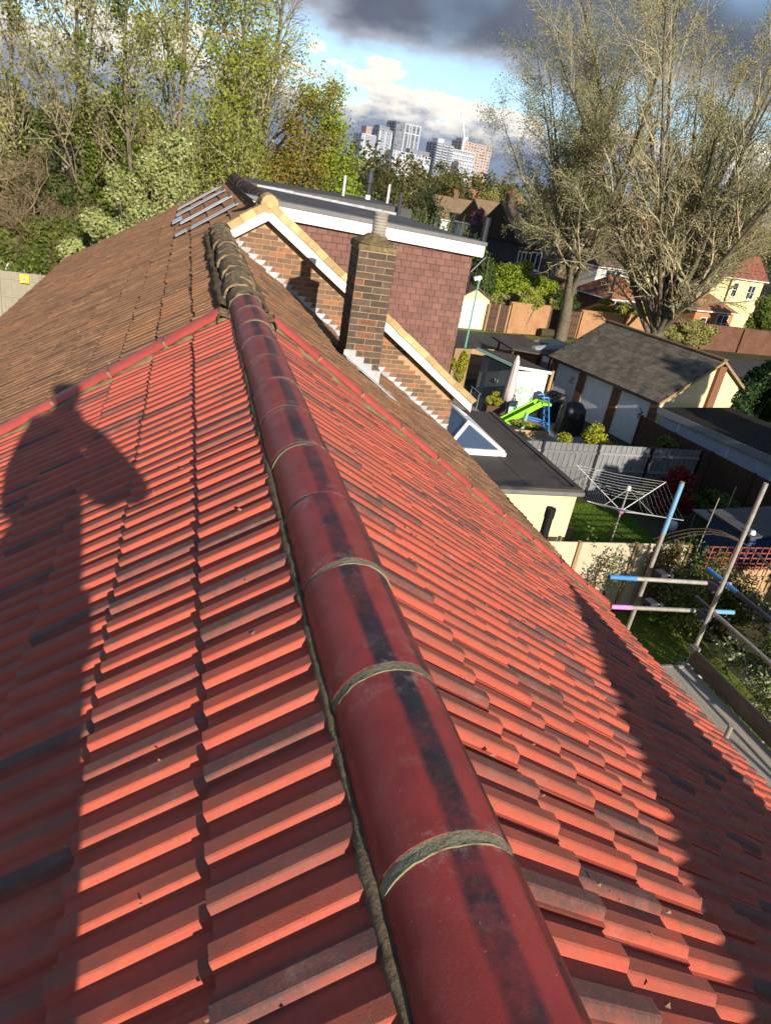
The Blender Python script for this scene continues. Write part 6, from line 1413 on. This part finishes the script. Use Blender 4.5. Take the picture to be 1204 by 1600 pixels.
# ================================================================== the photographer, standing on the left-hand slope
def person():
    t = thing('photographer', 'person in a dark jacket on the roof, holding a phone up in both hands', 'person', (-.52, -.42, RZ - .45))
    b = wl(t)
    def skinned(name, pts, edges, rad, mat, sub=2, root=0):
        me = bpy.data.meshes.new(name); me.from_pydata([tuple(np.array(p) + [0, 0, RZ] - b) for p in pts], edges, []); me.materials.append(mat)
        o = link(name, me, t); o.modifiers.new('skin', 'SKIN'); 
        if not me.skin_vertices: me.attributes.new
        for v, r_ in zip(me.skin_vertices[0].data, rad): v.radius = (r_, r_) if np.isscalar(r_) else r_
        me.skin_vertices[0].data[root].use_root = True
        s = o.modifiers.new('sub', 'SUBSURF'); s.levels = 2; s.render_levels = 2; me.polygons.foreach_set('use_smooth', [True] * len(me.polygons)); return o
    # pelvis, spine, neck, head, arms, hands, legs, feet: one continuous surface
    pts = [(-.54, -.42, .42), (-.53, -.42, .62), (-.53, -.40, .86), (-.525, -.39, 1.00), (-.52, -.36, 1.09), (-.515, -.33, 1.22), (-.515, -.33, 1.33),
           (-.33, -.40, .95), (-.20, -.30, .70), (-.36, -.09, .885), (-.71, -.40, 1.00), (-.80, -.38, .64), (-.575, -.09, .875),
           (-.52, -.42, .36), (-.53, -.36, -.02), (-.55, -.42, -.42), (-.55, -.26, -.45), (-.70, -.42, .36), (-.77, -.36, -.06), (-.80, -.44, -.58), (-.80, -.28, -.62)]
    ed = [(0, 1), (1, 2), (2, 3), (3, 4), (4, 5), (5, 6), (3, 7), (7, 8), (8, 9), (3, 10), (10, 11), (11, 12), (0, 13), (13, 14), (14, 15), (15, 16), (0, 17), (17, 18), (18, 19), (19, 20)]
    ra = [(.19, .14), (.18, .13), (.20, .14), (.12, .10), .062, (.095, .11), (.07, .085), .075, .088, .040, .080, .064, .036, .105, .075, .055, .05, .105, .075, .055, .05]
    skinned('body', pts, ed, ra, M['jacket'])
    tr = skinned('trousers', [pts[0], pts[13], pts[14], (-.548, -.415, -.34), pts[17], pts[18], (-.795, -.432, -.50)], [(0, 1), (1, 2), (2, 3), (0, 4), (4, 5), (5, 6)], [(.20, .15), .118, .088, .070, .118, .088, .070], M['trousers'])
    coat = skinned('coat', [(-.56, -.43, .92), (-.60, -.43, .62), (-.62, -.42, .30), (-.67, -.41, -.02), (-.70, -.41, -.40)], [(0, 1), (1, 2), (2, 3), (3, 4)], [(.22, .14), (.23, .15), (.24, .16), (.23, .15), (.22, .14)], M['jacket'])
    skinned('sleeve', [(-.41, -.41, .86), (-.36, -.40, .74), (-.25, -.30, .71)], [(0, 1), (1, 2)], [.09, .10, .085], M['jacket'])
    skinned('sleeve', [(-.70, -.42, .98), (-.76, -.42, .72), (-.74, -.40, .50)], [(0, 1), (1, 2)], [.10, .115, .10], M['jacket'])
    skinned('face', [(-.515, -.32, 1.12), (-.513, -.30, 1.20), (-.513, -.305, 1.29)], [(0, 1), (1, 2)], [.08, .115, .095], M['skin'])
    skinned('hair', [(-.515, -.36, 1.22), (-.515, -.36, 1.30), (-.515, -.33, 1.345)], [(0, 1), (1, 2)], [.125, .13, .10], M['hair'])
    ph = MB(); c = CAM - CF * .012 - CU * .045 - CR * .02; ph.obox(c, CR * .037, CU * .075, CF * .004)
    for sg_, wrist in ((1, (-.36, -.09, .885)), (-1, (-.575, -.09, .875))):
        palm = c - np.array([0, 0, RZ]) + CR * sg_ * .045 - CF * .035 - CU * .02
        P_ = [wrist, tuple(palm)]; E_ = [(0, 1)]; Q = [.030, .024]
        for k in range(4):
            k0 = len(P_); up = CU * (.030 - .020 * k); ln = (.030, .034, .032, .024)[k]
            P_ += [tuple(palm + up + CR * sg_ * .012 + CF * .012), tuple(palm + up + CR * sg_ * .008 + CF * (.012 + ln * .35)), tuple(palm + up - CR * sg_ * .012 + CF * .016)]
            E_ += [(1, k0), (k0, k0 + 1), (k0 + 1, k0 + 2)]; Q += [.0095, .0085, .0075]
        k0 = len(P_); P_ += [tuple(palm - CU * .02 - CR * sg_ * .012), tuple(palm - CU * .005 - CR * sg_ * .030)]; E_ += [(1, k0), (k0, k0 + 1)]; Q += [.011, .009]
        skinned('hand', P_, E_, Q, M['skin'])
    ph.build('phone', M['black'], None, 'black smartphone held up by the person on the roof', 'phone', origin=tuple(c))
person()
